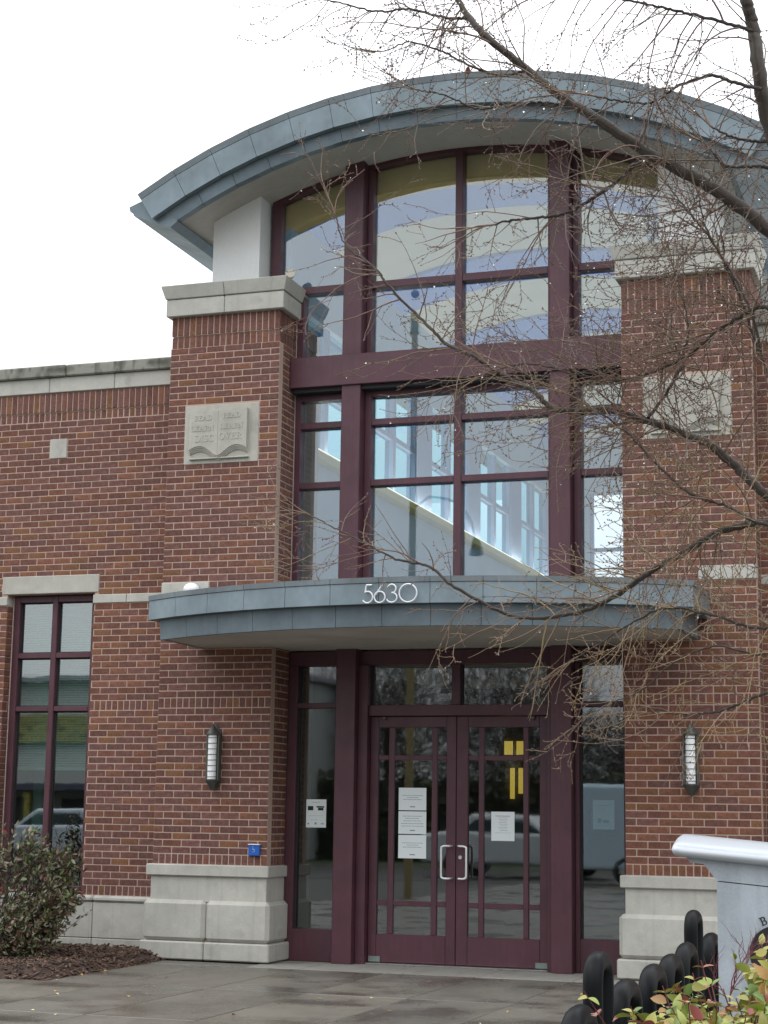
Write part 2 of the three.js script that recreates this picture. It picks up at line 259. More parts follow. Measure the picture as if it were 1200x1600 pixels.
function pier(x0, mirror, own, plaque) {
  const w = sub(lib, 'brick_pier'), x1 = x0 + 1.2192;
  const belt = mirror ? [x1 - 0.52, x1, 3.55, 3.69] : [x0, x0 + 0.52, 3.55, 3.69];
  part(w, 'mortar', [sbox(x0 + 0.004, x1 - 0.004, 0.02, 6.133, -1.15, -0.0045), sbox(x0 + 0.025, x1 - 0.025, 6.133, 6.263, -1.15, -0.025), sbox(x0 + 0.013, x1 - 0.013, 6.263, 6.47, -1.15, -0.013)], M.mortar);
  face(w, 'x', x0, x1, 0, pierRows, own, 1, [plaque, belt]);
  const side = pierRows.map((r, i) => ({ ...r, odd: 1 - (r.odd ?? 0) }));
  const inner = mirror ? x0 : x1, outer = mirror ? x1 : x0, si = mirror ? -1 : 1;
  face(w, 'z', -0.452, -0.1, inner, side, null, si); face(w, 'z', -0.32, -0.1, outer, side.filter((r) => r.y0 > 0.9), null, -si);
  face(w, 'z', -1.15, -0.32, outer, side.filter((r) => r.y0 > 6.1), null, -si);
  part(w, 'belt_stone', cbox(belt[0] - 0.004, belt[1], 3.565, 3.692, -0.12, 0.012, 0.006), M.stone);
  const cs = [[x0, (x0 + x1) / 2 - 0.003], [(x0 + x1) / 2 + 0.003, x1]];
  for (const [k, [a, b]] of cs.entries()) {   // two-piece cornice stones: a plain course and a flared course above
    const l = k ? 0 : 0.045, r = k ? 0.045 : 0, l2 = k ? 0 : 0.095, r2 = k ? 0.095 : 0, l1 = k ? 0 : 0.055, r1 = k ? 0.055 : 0;
    part(w, 'cornice_stone', cbox(a - l, b + r, 6.468, 6.647, -0.6, 0.045, 0.006), M.stone);
    const g = cbox(a - l1, b + r1, 6.653, 6.79, -0.62, 0.055, 0.006), p = g.attributes.position;
    for (let i = 0; i < p.count; i++) { const t = (p.getY(i) - 6.653) / 0.137; if (p.getZ(i) > 0) p.setZ(i, p.getZ(i) + 0.04 * t); if (!k && p.getX(i) < a) p.setX(i, p.getX(i) - (l2 - l1) * t); if (k && p.getX(i) > b) p.setX(i, p.getX(i) + (r2 - r1) * t); }
    g.computeVertexNormals(); part(w, 'cornice_stone', g, M.stone);
    part(w, 'base_stone', cbox(a - (k ? 0 : 0.055), b + (k ? 0.055 : 0), 0.185, 0.572, -0.46, 0.065, 0.035), M.stone);
    part(w, 'base_stone', cbox(a - (k ? 0 : 0.072), b + (k ? 0.072 : 0), 0.012, 0.182, -0.46, 0.082, 0.012), M.stone);
  }
  part(w, 'base_stone', cbox(x0 - 0.004, x1 + 0.004, 0.555, 0.805, -0.455, 0.008, 0.004), M.stone);
  part(w, 'base_cap_stone', cbox(x0 - 0.045, x1 + 0.035, 0.802, 0.911, -0.458, 0.045, 0.008), M.stone);
  finish(w); return w;
}
const PL = [-1.03, -0.205, 4.897, 5.512], PR = [3.69, 4.51, 4.9, 5.5];
const lowRows = (x, y) => y < 2.44;
const pierL = pier(-1.2192, false, lowRows, PL), pierR = pier(3.4843, true, lowRows, PR);
// the open-book reliefs
function bookRelief(p, [x0, x1, y0, y1]) {
  const b = part(p, 'book_relief', cbox(x0 + 0.004, x1 - 0.004, y0 + 0.004, y1 - 0.004, -0.09, 0.004, 0.004), M.stoneWarm);
  const w = x1 - x0, h = y1 - y0, X = (u) => x0 + u * w, Y = (v) => y0 + v * h;
  const leafOut = (dz, drop, z0, grow) => {        // two pages, arched along their foot
    const g = [];
    for (const q of [-1, 1]) {
      const o = (u) => (q < 0 ? u : 0.95 - u), poly = [[X(o(0.4735)), Y(0.875)], [X(o(0.09 - grow)), Y(0.90)]], N = 14;
      for (let i = 0; i <= N; i++) { const t = i / N; poly.push([X(o(0.09 - grow + (0.3835 + grow) * t)), Y(0.235 - drop + 0.075 * Math.sin(Math.PI * Math.min(1, t * 1.15)) - 0.115 * t * t)]); }
      if (q > 0) poly.reverse(); g.push(prism(poly, z0, z0 + dz));
    }
    return g;
  };
  part(b, 'page', leafOut(0.014, 0.075, 0.004, 0.004), M.stoneWarm); part(b, 'page', leafOut(0.010, 0.05, 0.0175, 0.002), M.stoneWarm); part(b, 'page', leafOut(0.010, 0.025, 0.027, 0.001), M.stoneWarm); part(b, 'page', leafOut(0.010, 0, 0.0365, 0), M.stoneWarm);
  part(b, 'cover', cbox(X(0.085), X(0.88), Y(0.075), Y(0.098), 0.003, 0.034, 0.004), M.stoneWarm);
  const word = (s, cx, cy, size) => { const g = new TextGeometry(s, { font, size, depth: 0.005, curveSegments: 4 }); g.computeBoundingBox(); const bb = g.boundingBox; return planar(g.translate(X(cx) - (bb.max.x + bb.min.x) / 2, Y(cy) - (bb.max.y + bb.min.y) / 2, 0.0455)); };
  part(b, 'lettering', [word('READ', 0.275, 0.765, 0.052), word('READ', 0.655, 0.79, 0.052), word('LEARN', 0.27, 0.59, 0.055), word('LEARN', 0.66, 0.61, 0.055), word('DISC', 0.295, 0.42, 0.068), word('OVER', 0.645, 0.44, 0.068)], std(0.41, 0.40, 0.355));
}
bookRelief(lib, PL); bookRelief(lib, PR);

// wing walls left and right of the entrance block, 0.3 m behind the piers
const wingRows = [{ y0: 0.573, y1: 0.673, up: 1 }, ...stack(0.673, 26, (2.434 - 0.673) / 26), { y0: 2.434, y1: 2.5356, up: 1 }, ...stack(2.5356, 15, (3.542 - 2.5356) / 15), ...stack(3.636, 28, (5.52 - 3.636) / 28), { y0: 5.52, y1: 5.622, up: 1, inset: 0.0015 }, { y0: 5.622, y1: 5.832, up: 1, inset: -0.012 }];
function wing(x0, x1, win, lintel, medal) {
  const w = sub(lib, 'brick_wall'), Z = -0.3, holes = [...(win ? [[win[0], win[1], 0, win[3]], lintel, medal] : [])];
  if (win) part(w, 'mortar', [sbox(x0, win[0] - 0.013, 0, 5.83, -0.6, Z - 0.0045), sbox(win[1] + 0.013, x1, 0, 5.83, -0.6, Z - 0.0045), sbox(win[0] - 0.014, win[1] + 0.014, win[3] + 0.006, 5.83, -0.6, Z - 0.0045), sbox(win[0] - 0.014, win[1] + 0.014, 0, 0.56, -0.6, Z - 0.0045)], M.mortar);
  else part(w, 'mortar', sbox(x0, x1, 0, 5.83, -0.6, Z - 0.0045), M.mortar);
  part(w, 'mortar', sbox(x0, x1, 5.625, 5.831, Z - 0.1, Z + 0.007), M.mortar);
  face(w, 'x', x0, x1, Z, wingRows, null, 1, holes);
  if (win) { const rv = wingRows.filter((r) => r.y1 < win[3] + 0.02 && r.y0 > 0.56); face(w, 'z', -0.44, Z - 0.1, win[0], rv, null, 1); face(w, 'z', -0.44, Z - 0.1, win[1], rv, null, -1); }
  for (let a = x1 > 3 ? x0 : x1; x1 > 3 ? a < x1 : a > x0; ) {     // coping, frieze and base stones, joint by joint
    const L = 0.78, s = x1 > 3 ? a : Math.max(x0, a - L), e = x1 > 3 ? Math.min(x1, a + L) : a;
    part(w, 'frieze_stone', cbox(s + 0.003, e - 0.003, 5.834, 5.998, -0.62, Z + 0.03, 0.006), M.stone);
    part(w, 'base_stone', cbox(s + 0.003, e - 0.003, 0.155, 0.505, -0.61, Z + 0.03, 0.006), M.stone);
    part(w, 'base_stone', cbox(s + 0.003, e - 0.003, 0.0, 0.15, -0.61, Z + 0.032, 0.006), M.stone);
    part(w, 'base_stone', cbox(s + 0.003, e - 0.003, 0.508, 0.571, -0.61, Z + 0.05, 0.022), M.stone);
    a = x1 > 3 ? e : s;
  }
  for (let a = x1 > 3 ? x0 : x1, k = 0; x1 > 3 ? a < x1 : a > x0; k++) {
    const L = k ? 1.75 : 1.35, s = x1 > 3 ? a : Math.max(x0, a - L), e = x1 > 3 ? Math.min(x1, a + L) : a, d = R(-0.012, 0.012);
    part(w, 'coping_stone', cbox(s + 0.003, e - 0.003, 6.0, 6.128 + d * 0.6, -0.66, Z + 0.075 + d, 0.012), M.stoneDirty);
    a = x1 > 3 ? e : s;
  }
  const bs = win ? [[x0, win[0] - 0.01], [win[1] + 0.002, win[1] + 0.385], [win[1] + 0.391, x1]] : [[x0, x1]];
  for (const [s, e] of bs) part(w, 'belt_stone', cbox(s, e, 3.546, 3.634, -0.42, Z + 0.014, 0.005), M.stone);
  if (win) {
    part(w, 'lintel', cbox(lintel[0], lintel[1], 3.662, 3.852, -0.58, Z + 0.006, 0.006), M.stoneWarm);
    part(w, 'square_stone', cbox(medal[0] + 0.005, medal[1] - 0.005, medal[2] + 0.005, medal[3] - 0.005, -0.4, Z + 0.006, 0.004), M.stone);
  }
  finish(w); return w;
}
const WIN = [-3.165, -2.155, 0.575, 3.655];
wing(-6.2, -1.2192, WIN, [-3.245, -2.095, 3.64, 3.856], [-2.757, -2.543, 5.11, 5.33]);
wing(4.7035, 9.5, null);
{ // wing window: six panes, frame, blind
  const w = sub(lib, 'window'), z0 = -0.50, z1 = -0.41, fr = [];
  const xs = [[-3.155, -3.085], [-2.694, -2.632], [-2.225, -2.158]], ys = [[0.575, 0.65], [2.434, 2.484], [2.992, 3.048], [3.585, 3.65]];
  for (const [a, b] of xs) part(w, 'frame', cbox(a, b, 0.576, 3.648, z0, z1, 0.004), M.purple);
  for (const [a, b] of ys) for (const k of [0, 1]) part(w, 'frame', cbox(xs[k][1] + 0.001, xs[k + 1][0] - 0.001, a, b, z0, z1 - 0.004, 0.004), M.purple);
  for (let r = 0; r < 3; r++) for (const k of [0, 1]) {
    const a = xs[k][1], b = xs[k + 1][0], c = ys[r][1], d = ys[r + 1][0];
    part(w, 'pane', sbox(a - 0.004, b + 0.004, c - 0.004, d + 0.004, -0.4675, -0.467), M.glassWing);
    for (const g of [sbox(a + 0.0005, a + 0.012, c, d, -0.464, -0.455), sbox(b - 0.012, b - 0.0005, c, d, -0.464, -0.455), sbox(a, b, d - 0.012, d - 0.0005, -0.464, -0.454), sbox(a, b, c + 0.0005, c + 0.012, -0.464, -0.454)]) part(w, 'gasket', g, M.seal);
  }
  part(w, 'caulk', [sbox(-3.164, -3.156, 0.58, 3.64, -0.45, -0.405), sbox(-2.157, -2.156, 0.58, 3.64, -0.45, -0.405)], M.caulk);
  const sl = []; for (let y = 1.86; y < 3.56; y += 0.0255) sl.push(new THREE.BoxGeometry(0.93, 0.0016, 0.026).rotateX(0.95).translate(-2.66, y, -0.60));
  const b = part(w, 'blind_slats', sl.map((g) => planar(g)), M.blind); b.userData.kind = 'stuff';
  part(w, 'blind_rail', cbox(-3.12, -2.19, 1.825, 1.848, -0.615, -0.585, 0.003), M.blind);
  part(w, 'blind_cord', [0.18, 0.76].map((t) => sbox(-3.125 + t * 0.93, -3.121 + t * 0.93, 1.85, 3.57, -0.584, -0.582)), M.blind);
}

// ---- glazed front between the piers
const ZF = -0.45, ZB = -0.58, ZG = -0.53, SOF = 5.72;
const arcY = (x, r) => YC + Math.sqrt(r * r - (x - XC) ** 2);
function glazing() {
  const w = sub(lib, 'glazed_front');
  const bar = (x0, x1, y0, y1, f = ZF, b = ZB) => part(w, 'frame_bar', cbox(x0, x1, y0, y1, b, f, 0.004), M.purple);
  const col = [[0.562, 0.765], [2.722, 2.925]];
  for (const [a, b] of col) part(w, 'column', cbox(a, b, 0.0, arcY((a + b) / 2, SOF) + 0.03, -0.66, -0.30, 0.006), M.purple);
  part(w, 'beam', cbox(0.004, 3.480, 5.70, 6.02, -0.64, -0.275, 0.006), M.purple);
  part(w, 'beam_shade_strip', sbox(0.02, 3.46, 5.66, 5.699, -0.6, -0.33), M.seal);  // near-black strip standing in for the shaded gap under the beam
  // frame bars: upright
  const midX = [1.708, 1.786];
  bar(0.004, 0.066, 3.40, 5.66); bar(3.418, 3.480, 3.40, 5.66); bar(0.004, 0.075, 6.021, 6.745); bar(3.409, 3.480, 6.021, 6.745);
  bar(-0.305, -0.205, 6.80, arcY(-0.25, SOF) + 0.02); bar(3.80, 3.90, 6.80, arcY(3.85, SOF) + 0.02);
  bar(midX[0], midX[1], 3.40, 5.66); bar(midX[0], midX[1], 6.021, arcY(1.74, SOF));
  for (const [a, b] of col) { bar(b + 0.001, b + 0.07, 3.40, 5.66); bar(a - 0.05, a - 0.001, 3.40, 5.66); bar(b + 0.001, b + 0.055, 6.021, arcY(b + 0.03, SOF) + 0.01); bar(a - 0.05, a - 0.001, 6.021, arcY(a, SOF) + 0.01); }
  const bays = [[0.066, 0.512], [0.835, 1.708], [1.786, 2.672], [2.995, 3.418]], ups = [[-0.205, 0.512], [0.82, 1.708], [1.786, 2.672], [2.98, 3.80]];
  const cross = [[3.40, 3.47], [4.68, 4.745], [5.305, 5.37], [5.6, 5.66]];
  for (const [a, b] of bays) {
    for (const [c, d] of cross) bar(a + 0.001, b - 0.001, c, d, ZF - 0.004);
    for (let r = 0; r < 3; r++) part(w, 'pane', sbox(a - 0.003, b + 0.003, cross[r][1] - 0.003, cross[r + 1][0] + 0.003, ZG - 0.0005, ZG), M.glass);
  }
  ups.forEach(([a, b], i) => {
    const s = i === 0 ? 0.076 : a, e = i === 3 ? 3.408 : b;
    bar(a + (i ? 0.001 : -0.06), b + (i < 3 ? -0.001 : 0.06), 6.745, 6.822, ZF - 0.004); bar(s + 0.001, e - 0.001, 6.021, 6.06, ZF - 0.004);
    part(w, 'pane', sbox(s - 0.003, e + 0.003, 6.057, 6.748, ZG - 0.0005, ZG), M.glass);
    const top = [], hi = []; for (let k = 0; k <= 12; k++) { const x = a + ((b - a) * k) / 12; top.push([x, arcY(x, SOF - 0.04)]); hi.push([x, arcY(x, SOF + 0.01)]); }
    part(w, 'pane', prism([[a, 6.819], [b, 6.819], ...top.slice().reverse()], ZG - 0.0005, ZG), M.glass);
    part(w, 'frame_bar', prism([...top, ...hi.reverse()], ZB, ZF - 0.002), M.purple);
  });
  part(w, 'caulk', [sbox(0.0005, 0.0035, 3.42, 6.46, -0.5, -0.435), sbox(3.4805, 3.4835, 3.42, 6.46, -0.5, -0.435)], M.caulk);
}
glazing();
{ // entrance: header, transoms, sidelights
  const w = sub(lib, 'entrance_frame');
  const bar = (x0, x1, y0, y1, f = -0.44, b = -0.60) => part(w, 'frame_bar', cbox(x0, x1, y0, y1, b, f, 0.004), M.purple);
  bar(0.004, 3.48, 2.872, 3.012); bar(0.004, 3.48, 3.05, 3.395, -0.46);
  bar(0.004, 0.10, 0.001, 2.871); bar(3.392, 3.48, 0.001, 2.871);
  bar(0.516, 0.561, 0.001, 2.871); bar(2.926, 2.968, 0.001, 2.871); bar(0.766, 0.862, 0.001, 2.871, -0.40); bar(2.664, 2.721, 0.001, 2.871, -0.40);
  bar(0.863, 2.663, 2.372, 2.478); bar(1.708, 1.792, 2.479, 2.871);
  bar(0.101, 0.515, 2.452, 2.502); bar(2.969, 3.391, 2.452, 2.502); bar(0.101, 0.515, 0.001, 0.308); bar(2.969, 3.391, 0.001, 0.308);
  const pane = (a, b, c, d) => { part(w, 'pane', sbox(a - 0.003, b + 0.003, c - 0.003, d + 0.003, -0.5205, -0.52), M.glassLow); for (const g of [sbox(a + 0.0005, a + 0.014, c, d, -0.518, -0.5), sbox(b - 0.014, b - 0.0005, c, d, -0.518, -0.5)]) part(w, 'gasket', g, M.seal); };
  pane(0.862, 1.708, 2.478, 2.872); pane(1.792, 2.664, 2.478, 2.872);
  pane(0.10, 0.516, 0.308, 2.452); pane(0.10, 0.516, 2.502, 2.872); pane(2.968, 3.392, 0.308, 2.452); pane(2.968, 3.392, 2.502, 2.872);
  part(w, 'threshold', cbox(0.862, 2.664, 0.002, 0.016, -0.60, -0.43, 0.004), M.steel);
}
function door(x0, x1, cols, hx, flip) {
  const d = sub(lib, 'door'), z0 = -0.545, z1 = -0.495, rows = [[0.285, 0.552], [0.600, 1.945], [1.992, 2.262]];
  const bar = (a, b, c, e, f = 0) => part(d, 'stile', cbox(a, b, c, e, z0, z1 - f, 0.004), M.purple);
  bar(x0, cols[0][0], 0.02, 2.368); bar(cols[2][1], x1, 0.02, 2.368);
  bar(cols[0][0] + 0.0005, cols[2][1] - 0.0005, 0.02, 0.285, 0.001); bar(cols[0][0] + 0.0005, cols[2][1] - 0.0005, 2.262, 2.368, 0.001);
  for (const k of [0, 1]) bar(cols[k][1], cols[k + 1][0], 0.286, 2.261, 0.006);
  for (const k of [0, 1]) for (const c of cols) bar(c[0] + 0.0005, c[1] - 0.0005, rows[k][1], rows[k + 1][0], 0.009);
  for (const r of rows) for (const c of cols) part(d, 'pane', sbox(c[0] - 0.003, c[1] + 0.003, r[0] - 0.003, r[1] + 0.003, -0.5225, -0.522), M.glassLow);
  const s = flip ? 1 : -1, hx2 = hx - s * 0.085, zz = z1 + 0.072;
  const h = part(d, 'handle', tube([V(hx2, 0.825, z1), V(hx2, 0.825, zz - 0.02), V(hx2 + s * 0.015, 0.825, zz), V(hx - s * 0.03, 0.825, zz), V(hx - s * 0.008, 0.833, zz), V(hx, 0.855, zz), V(hx, 1.10, zz), V(hx - s * 0.008, 1.122, zz), V(hx - s * 0.03, 1.13, zz), V(hx2 + s * 0.015, 1.13, zz), V(hx2, 1.13, zz - 0.02), V(hx2, 1.13, z1)], 0.0115, 70, 8), M.chrome);
  part(d, 'pivot_plate', cbox(flip ? x1 - 0.13 : x0 + 0.01, flip ? x1 - 0.01 : x0 + 0.13, 0.022, 0.075, z1 + 0.001, z1 + 0.010, 0.002), std(0.2, 0.24, 0.22, { metalness: 0.5, roughness: 0.5 }));
  if (flip) part(d, 'lock', new THREE.CylinderGeometry(0.018, 0.02, 0.014, 20).rotateX(Math.PI / 2).translate(1.795, 1.024, z1 + 0.006), M.steel);
  part(d, 'closer_arm', cbox(flip ? 2.50 : 1.0, flip ? 2.53 : 1.03, 2.335, 2.366, z1 + 0.001, z1 + 0.035, 0.004), M.bronze);
}
door(0.866, 1.744, [[0.948, 1.056], [1.115, 1.498], [1.553, 1.648]], 1.623, false);
door(1.750, 2.660, [[1.864, 1.970], [2.022, 2.410], [2.462, 2.572]], 1.872, true);

// ---- curved canopy over the door
{
  const w = sub(lib, 'canopy'), KX = 1.70, cz = 1.65 - 4.53, N = 12;
  const P = (r, a, y) => V(KX + r * Math.sin(a), y, cz + r * Math.cos(a));
  const band = (name, r, half, y0, y1, t, lean, mat, n, zback) => {
    const A = Math.asin(half / r);
    for (let i = 0; i < n; i++) {
      const a0 = -A + (2 * A * i) / n, a1 = -A + (2 * A * (i + 1)) / n, g = 0.0022 / r;
      const q = [P(r, a0 + g, y0), P(r, a1 - g, y0), P(r + lean, a1 - g, y1), P(r + lean, a0 + g, y1), P(r - t, a0 + g, y0), P(r - t, a1 - g, y0), P(r - t, a1 - g, y1), P(r - t, a0 + g, y1)];
      part(w, name, hexa(q), mat);
    }
    for (const s of [-1, 1]) { const x = KX + s * half, z = cz + Math.sqrt(r * r - half * half); part(w, name, cbox(s < 0 ? x : x - t, s < 0 ? x + t : x, y0, y1, 0.012, z - 0.006, 0.004), mat); }
  };
  band('fascia_panel', 4.63, 2.58, 3.205, 3.383, 0.05, -0.004, M.zinc, N);
  band('coping_panel', 4.634, 2.584, 3.387, 3.434, 0.30, 0.004, M.zincTop, N);
  band('lower_fascia_panel', 4.53, 2.47, 3.02, 3.204, 0.05, 0.012, M.zincLow, N);
  const outline = (r, half, zb) => { const A = Math.asin(half / r), o = []; for (let i = 0; i <= 24; i++) { const p = P(r, -A + (2 * A * i) / 24, 0); o.push([p.x, p.z]); } return [...o, [KX + half, 0.012], [3.474, 0.012], [3.474, zb], [0.01, zb], [0.01, 0.012], [KX - half, 0.012]]; };
  part(w, 'soffit', prism(outline(4.482, 2.422, -0.435), 3.024, 3.046, 'y'), M.soffit);
  part(w, 'roof_sheet', prism(outline(4.40, 2.36, -0.44), 3.36, 3.40, 'y'), M.zinc);
  part(w, 'underside', prism(outline(4.578, 2.528, -0.2), 3.206, 3.212, 'y'), M.zincLow);
}
function hexa(q) {  // box on eight corners: front bl br tr tl, back bl br tr tl
  const P = [], f = (a, b, c, d) => { for (const k of [a, b, c, a, c, d]) P.push(q[k].x, q[k].y, q[k].z); };
  f(0, 1, 2, 3); f(5, 4, 7, 6); f(3, 2, 6, 7); f(4, 5, 1, 0); f(1, 5, 6, 2); f(4, 0, 3, 7);
  const g = new THREE.BufferGeometry(); g.setAttribute('position', new THREE.Float32BufferAttribute(P, 3)); g.computeVertexNormals(); return planar(g);
}
// ---- arched roof
{
  const w = sub(lib, 'arched_roof'), A = 0.548, N = 15;
  const Q = (r, a, z) => V(XC + r * Math.sin(a), YC + r * Math.cos(a), z);
  const ring = (name, r0, r1, zb, zf, lean, mat, n = N, half = A) => { for (let i = 0; i < n; i++) { const a0 = -half + (2 * half * i) / n, a1 = -half + (2 * half * (i + 1)) / n, g = 0.0022 / r0;
    part(w, name, hexa([Q(r0, a0 + g, zf), Q(r0, a1 - g, zf), Q(r1, a1 - g, zf + lean), Q(r1, a0 + g, zf + lean), Q(r0, a0 + g, zb), Q(r0, a1 - g, zb), Q(r1, a1 - g, zb), Q(r1, a0 + g, zb)]), mat); } };
  ring('fascia_panel', 5.832, 6.078, 0.33, 0.40, 0.006, M.zinc);
  ring('coping_panel', 6.082, 6.146, 0.2, 0.409, 0.012, M.zincTop);
  ring('lower_fascia_panel', 5.70, 5.831, 0.22, 0.31, 0.015, M.zincLow, N, 0.525);
  const arc = (r0, r1, h, z0, z1, n = 48) => { const a = [], b = []; for (let i = 0; i <= n; i++) { const t = -h + (2 * h * i) / n; a.push([XC + r0 * Math.sin(t), YC + r0 * Math.cos(t)]); b.push([XC + r1 * Math.sin(t), YC + r1 * Math.cos(t)]); } return prism([...b, ...a.reverse()], z0, z1); };
  part(w, 'soffit', arc(SOF, SOF + 0.03, 0.52, -0.66, 0.219), M.soffit);
  for (const q of [-1, 1]) { const a = [], b = []; for (let i = 0; i <= 10; i++) { const t = q * (0.33 + 0.19 * (i / 10)); a.push([XC + SOF * Math.sin(t), YC + SOF * Math.cos(t)]); b.push([XC + (SOF + 0.03) * Math.sin(t), YC + (SOF + 0.03) * Math.cos(t)]); } const p = [...b, ...a.reverse()]; part(w, 'soffit', prism(q < 0 ? p : p.reverse(), -14, -0.662), M.soffit); }
  part(w, 'roof_deck', arc(SOF + 0.05, 6.06, 0.54, -14, 0.19), M.zincTop);
  for (const s of [-1, 1]) {
    const X = (x) => XC + s * (x - XC), o = [[-1.60, 7.60], [-1.585, 7.55], [-1.555, 7.535], [-1.54, 7.50], [-1.12, 7.335], [-1.04, 7.40], [-1.25, 7.60], [-1.33, 7.70]].map(([x, y]) => [X(x), y]);
    part(w, 'gutter', prism(s > 0 ? o : o.reverse(), -14, 0.318), M.zincLow);
  }
  for (const s of [-1, 1]) { // white stucco blocks on the piers, ends of the side walls
    const a = XC + s * (XC + 0.866), b = XC + s * (XC + 0.338), x0 = Math.min(a, b), x1 = Math.max(a, b), n = 6, top = []; for (let i = 0; i <= n; i++) { const x = x0 + ((x1 - x0) * i) / n; top.push([x, arcY(x, SOF + 0.012)]); }
    part(w, 'stucco_block', prism([[x0, 6.785], [x1, 6.785], ...top.reverse()], -0.95, -0.2), M.stucco);
  }
}
// ---- the hall inside and the rooms of the wing
{
  const w = sub(lib, 'hall_interior'), L = -0.15, Rr = 3.634, ZE = -13.2, bays = [-1.82, -4.2, -6.58, -8.96, -11.34], wy = [5.30, 6.75];
  for (const [xi, xo] of [[L, -0.30], [Rr, 3.784]]) {
    const a = Math.min(xi, xo), b = Math.max(xi, xo), top = arcY(xi, 5.72), s = xi < 1 ? 1 : -1;
    part(w, 'side_wall', [sbox(a, b, 0, 5.30, ZE, -0.62), sbox(a, b, 6.75, top + 0.05, ZE, -0.62)], M.wallIn);
    let zp = -0.62; for (const zc of bays) { part(w, 'wall_pier', sbox(a, b, wy[0], wy[1], zc + 0.88, zp), M.wallBlue); zp = zc - 0.88; } part(w, 'wall_pier', sbox(a, b, wy[0], wy[1], ZE, zp), M.wallBlue);
    for (const zc of bays) { part(w, 'clerestory_frame', [sbox(a + 0.02, b - 0.02, wy[0], wy[1], zc - 0.05, zc + 0.05), sbox(a + 0.02, b - 0.02, wy[0], wy[1], zc + 0.83, zc + 0.879), sbox(a + 0.02, b - 0.02, wy[0], wy[1], zc - 0.879, zc - 0.83), sbox(a + 0.025, b - 0.025, 5.98, 6.04, zc - 0.829, zc + 0.829)], M.wallBlue);
      part(w, 'clerestory_pane', sbox((a + b) / 2, (a + b) / 2 + 0.0005, wy[0], wy[1], zc - 0.85, zc + 0.85), M.glassClear); }
    { // glowing strips added along the ledge, unseen from below, to brighten the vault
      const x = xi + s * 0.075, cv = part(w, 'added_vault_light', sbox(x - 0.03, x + 0.03, 5.268, 5.282, -12.8, -1.0), M.vaultFill); const rl = new THREE.RectAreaLight(new THREE.Color(1, 0.90, 0.72), 15, 0.06, 11.8); rl.position.set(x, 5.29, -6.9); rl.rotation.set(Math.PI / 2, 0, 0); scene.add(rl); }
    part(w, 'ledge', cbox(s > 0 ? xi : xi - 0.12, s > 0 ? xi + 0.12 : xi, 5.17, 5.265, ZE, -0.64, 0.01), M.ledge);
  }
  const arcSlab = (r0, r1, x0, x1, z0, z1) => { const a = [], b = []; for (let i = 0; i <= 24; i++) { const x = x0 + ((x1 - x0) * i) / 24; a.push([x, arcY(x, r0)]); b.push([x, arcY(x, r1)]); } return prism([...a, ...b.reverse()], z0, z1); };
  part(w, 'vault', arcSlab(5.60, 5.66, -0.2, 3.68, ZE, -0.64), M.cream);
  part(w, 'vault_rib', arcSlab(5.44, 5.705, -0.29, 3.88, -0.80, -0.61), M.olive);
  for (let k = 0; k < 5; k++) { const z = -0.81 - k * 2.63; part(w, 'vault_rib', arcSlab(5.56, 5.61, -0.148, 3.632, z - 1.05, z), M.blue); }
  part(w, 'back_wall', [sbox(-0.3, 3.784, 0, 4.2, ZE - 0.2, ZE), sbox(-0.3, 3.784, 6.9, 8.3, ZE - 0.2, ZE), sbox(-0.3, 0.35, 4.2, 6.9, ZE - 0.2, ZE), sbox(3.1, 3.784, 4.2, 6.9, ZE - 0.2, ZE)], M.wallIn);
  part(w, 'back_window', [0.35, 1.25, 2.15, 3.05].map((x) => sbox(x, x + 0.06, 4.2, 6.9, ZE - 0.12, ZE - 0.04)).concat([5.0, 5.9].map((y) => sbox(0.35, 3.1, y, y + 0.06, ZE - 0.115, ZE - 0.045))), M.wallBlue);
  part(w, 'floor_slab', sbox(-0.149, 3.633, 3.06, 3.35, ZE, -0.62), M.stucco);
  part(w, 'floor', sbox(-0.149, 3.633, -0.1, 0.001, ZE, -0.605), M.floorIn);
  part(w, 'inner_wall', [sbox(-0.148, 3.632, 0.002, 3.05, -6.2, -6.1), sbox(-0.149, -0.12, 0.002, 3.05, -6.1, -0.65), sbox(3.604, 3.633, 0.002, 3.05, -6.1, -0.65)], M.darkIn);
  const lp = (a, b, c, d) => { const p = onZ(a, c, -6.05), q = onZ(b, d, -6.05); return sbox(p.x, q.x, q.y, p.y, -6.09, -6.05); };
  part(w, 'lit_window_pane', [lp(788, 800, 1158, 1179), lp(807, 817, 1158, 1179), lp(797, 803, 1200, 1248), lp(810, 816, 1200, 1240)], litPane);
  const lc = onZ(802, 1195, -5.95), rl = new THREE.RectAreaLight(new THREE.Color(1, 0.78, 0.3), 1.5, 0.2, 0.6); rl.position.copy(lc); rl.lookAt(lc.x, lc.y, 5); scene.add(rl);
  part(w, 'display_panel', [sbox(0.9, 2.1, 0.3, 1.5, -5.0, -4.9), sbox(2.2, 3.0, 0.1, 1.2, -4.2, -4.0), sbox(0.1, 0.6, 0.1, 1.9, -3.2, -3.1)], std(0.13, 0.10, 0.05));
  // wing rooms
  for (const [a, b] of [[-6.2, -0.31], [3.79, 9.5]]) {
    part(w, 'wing_roof', sbox(a, b, 5.05, 5.2, -9, -0.61), M.roofing); part(w, 'wing_floor', sbox(a, b, 0.01, 0.06, -9, -0.61), M.floorIn);
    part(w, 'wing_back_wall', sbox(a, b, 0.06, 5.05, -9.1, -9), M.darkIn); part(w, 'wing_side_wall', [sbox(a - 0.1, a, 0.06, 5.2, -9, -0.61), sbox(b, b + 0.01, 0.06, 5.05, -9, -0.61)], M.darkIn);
  }
  part(w, 'room_post', cbox(-3.10, -2.98, 0.06, 5.04, -1.0, -0.88, 0.01), std(0.45, 0.55, 0.5));
}

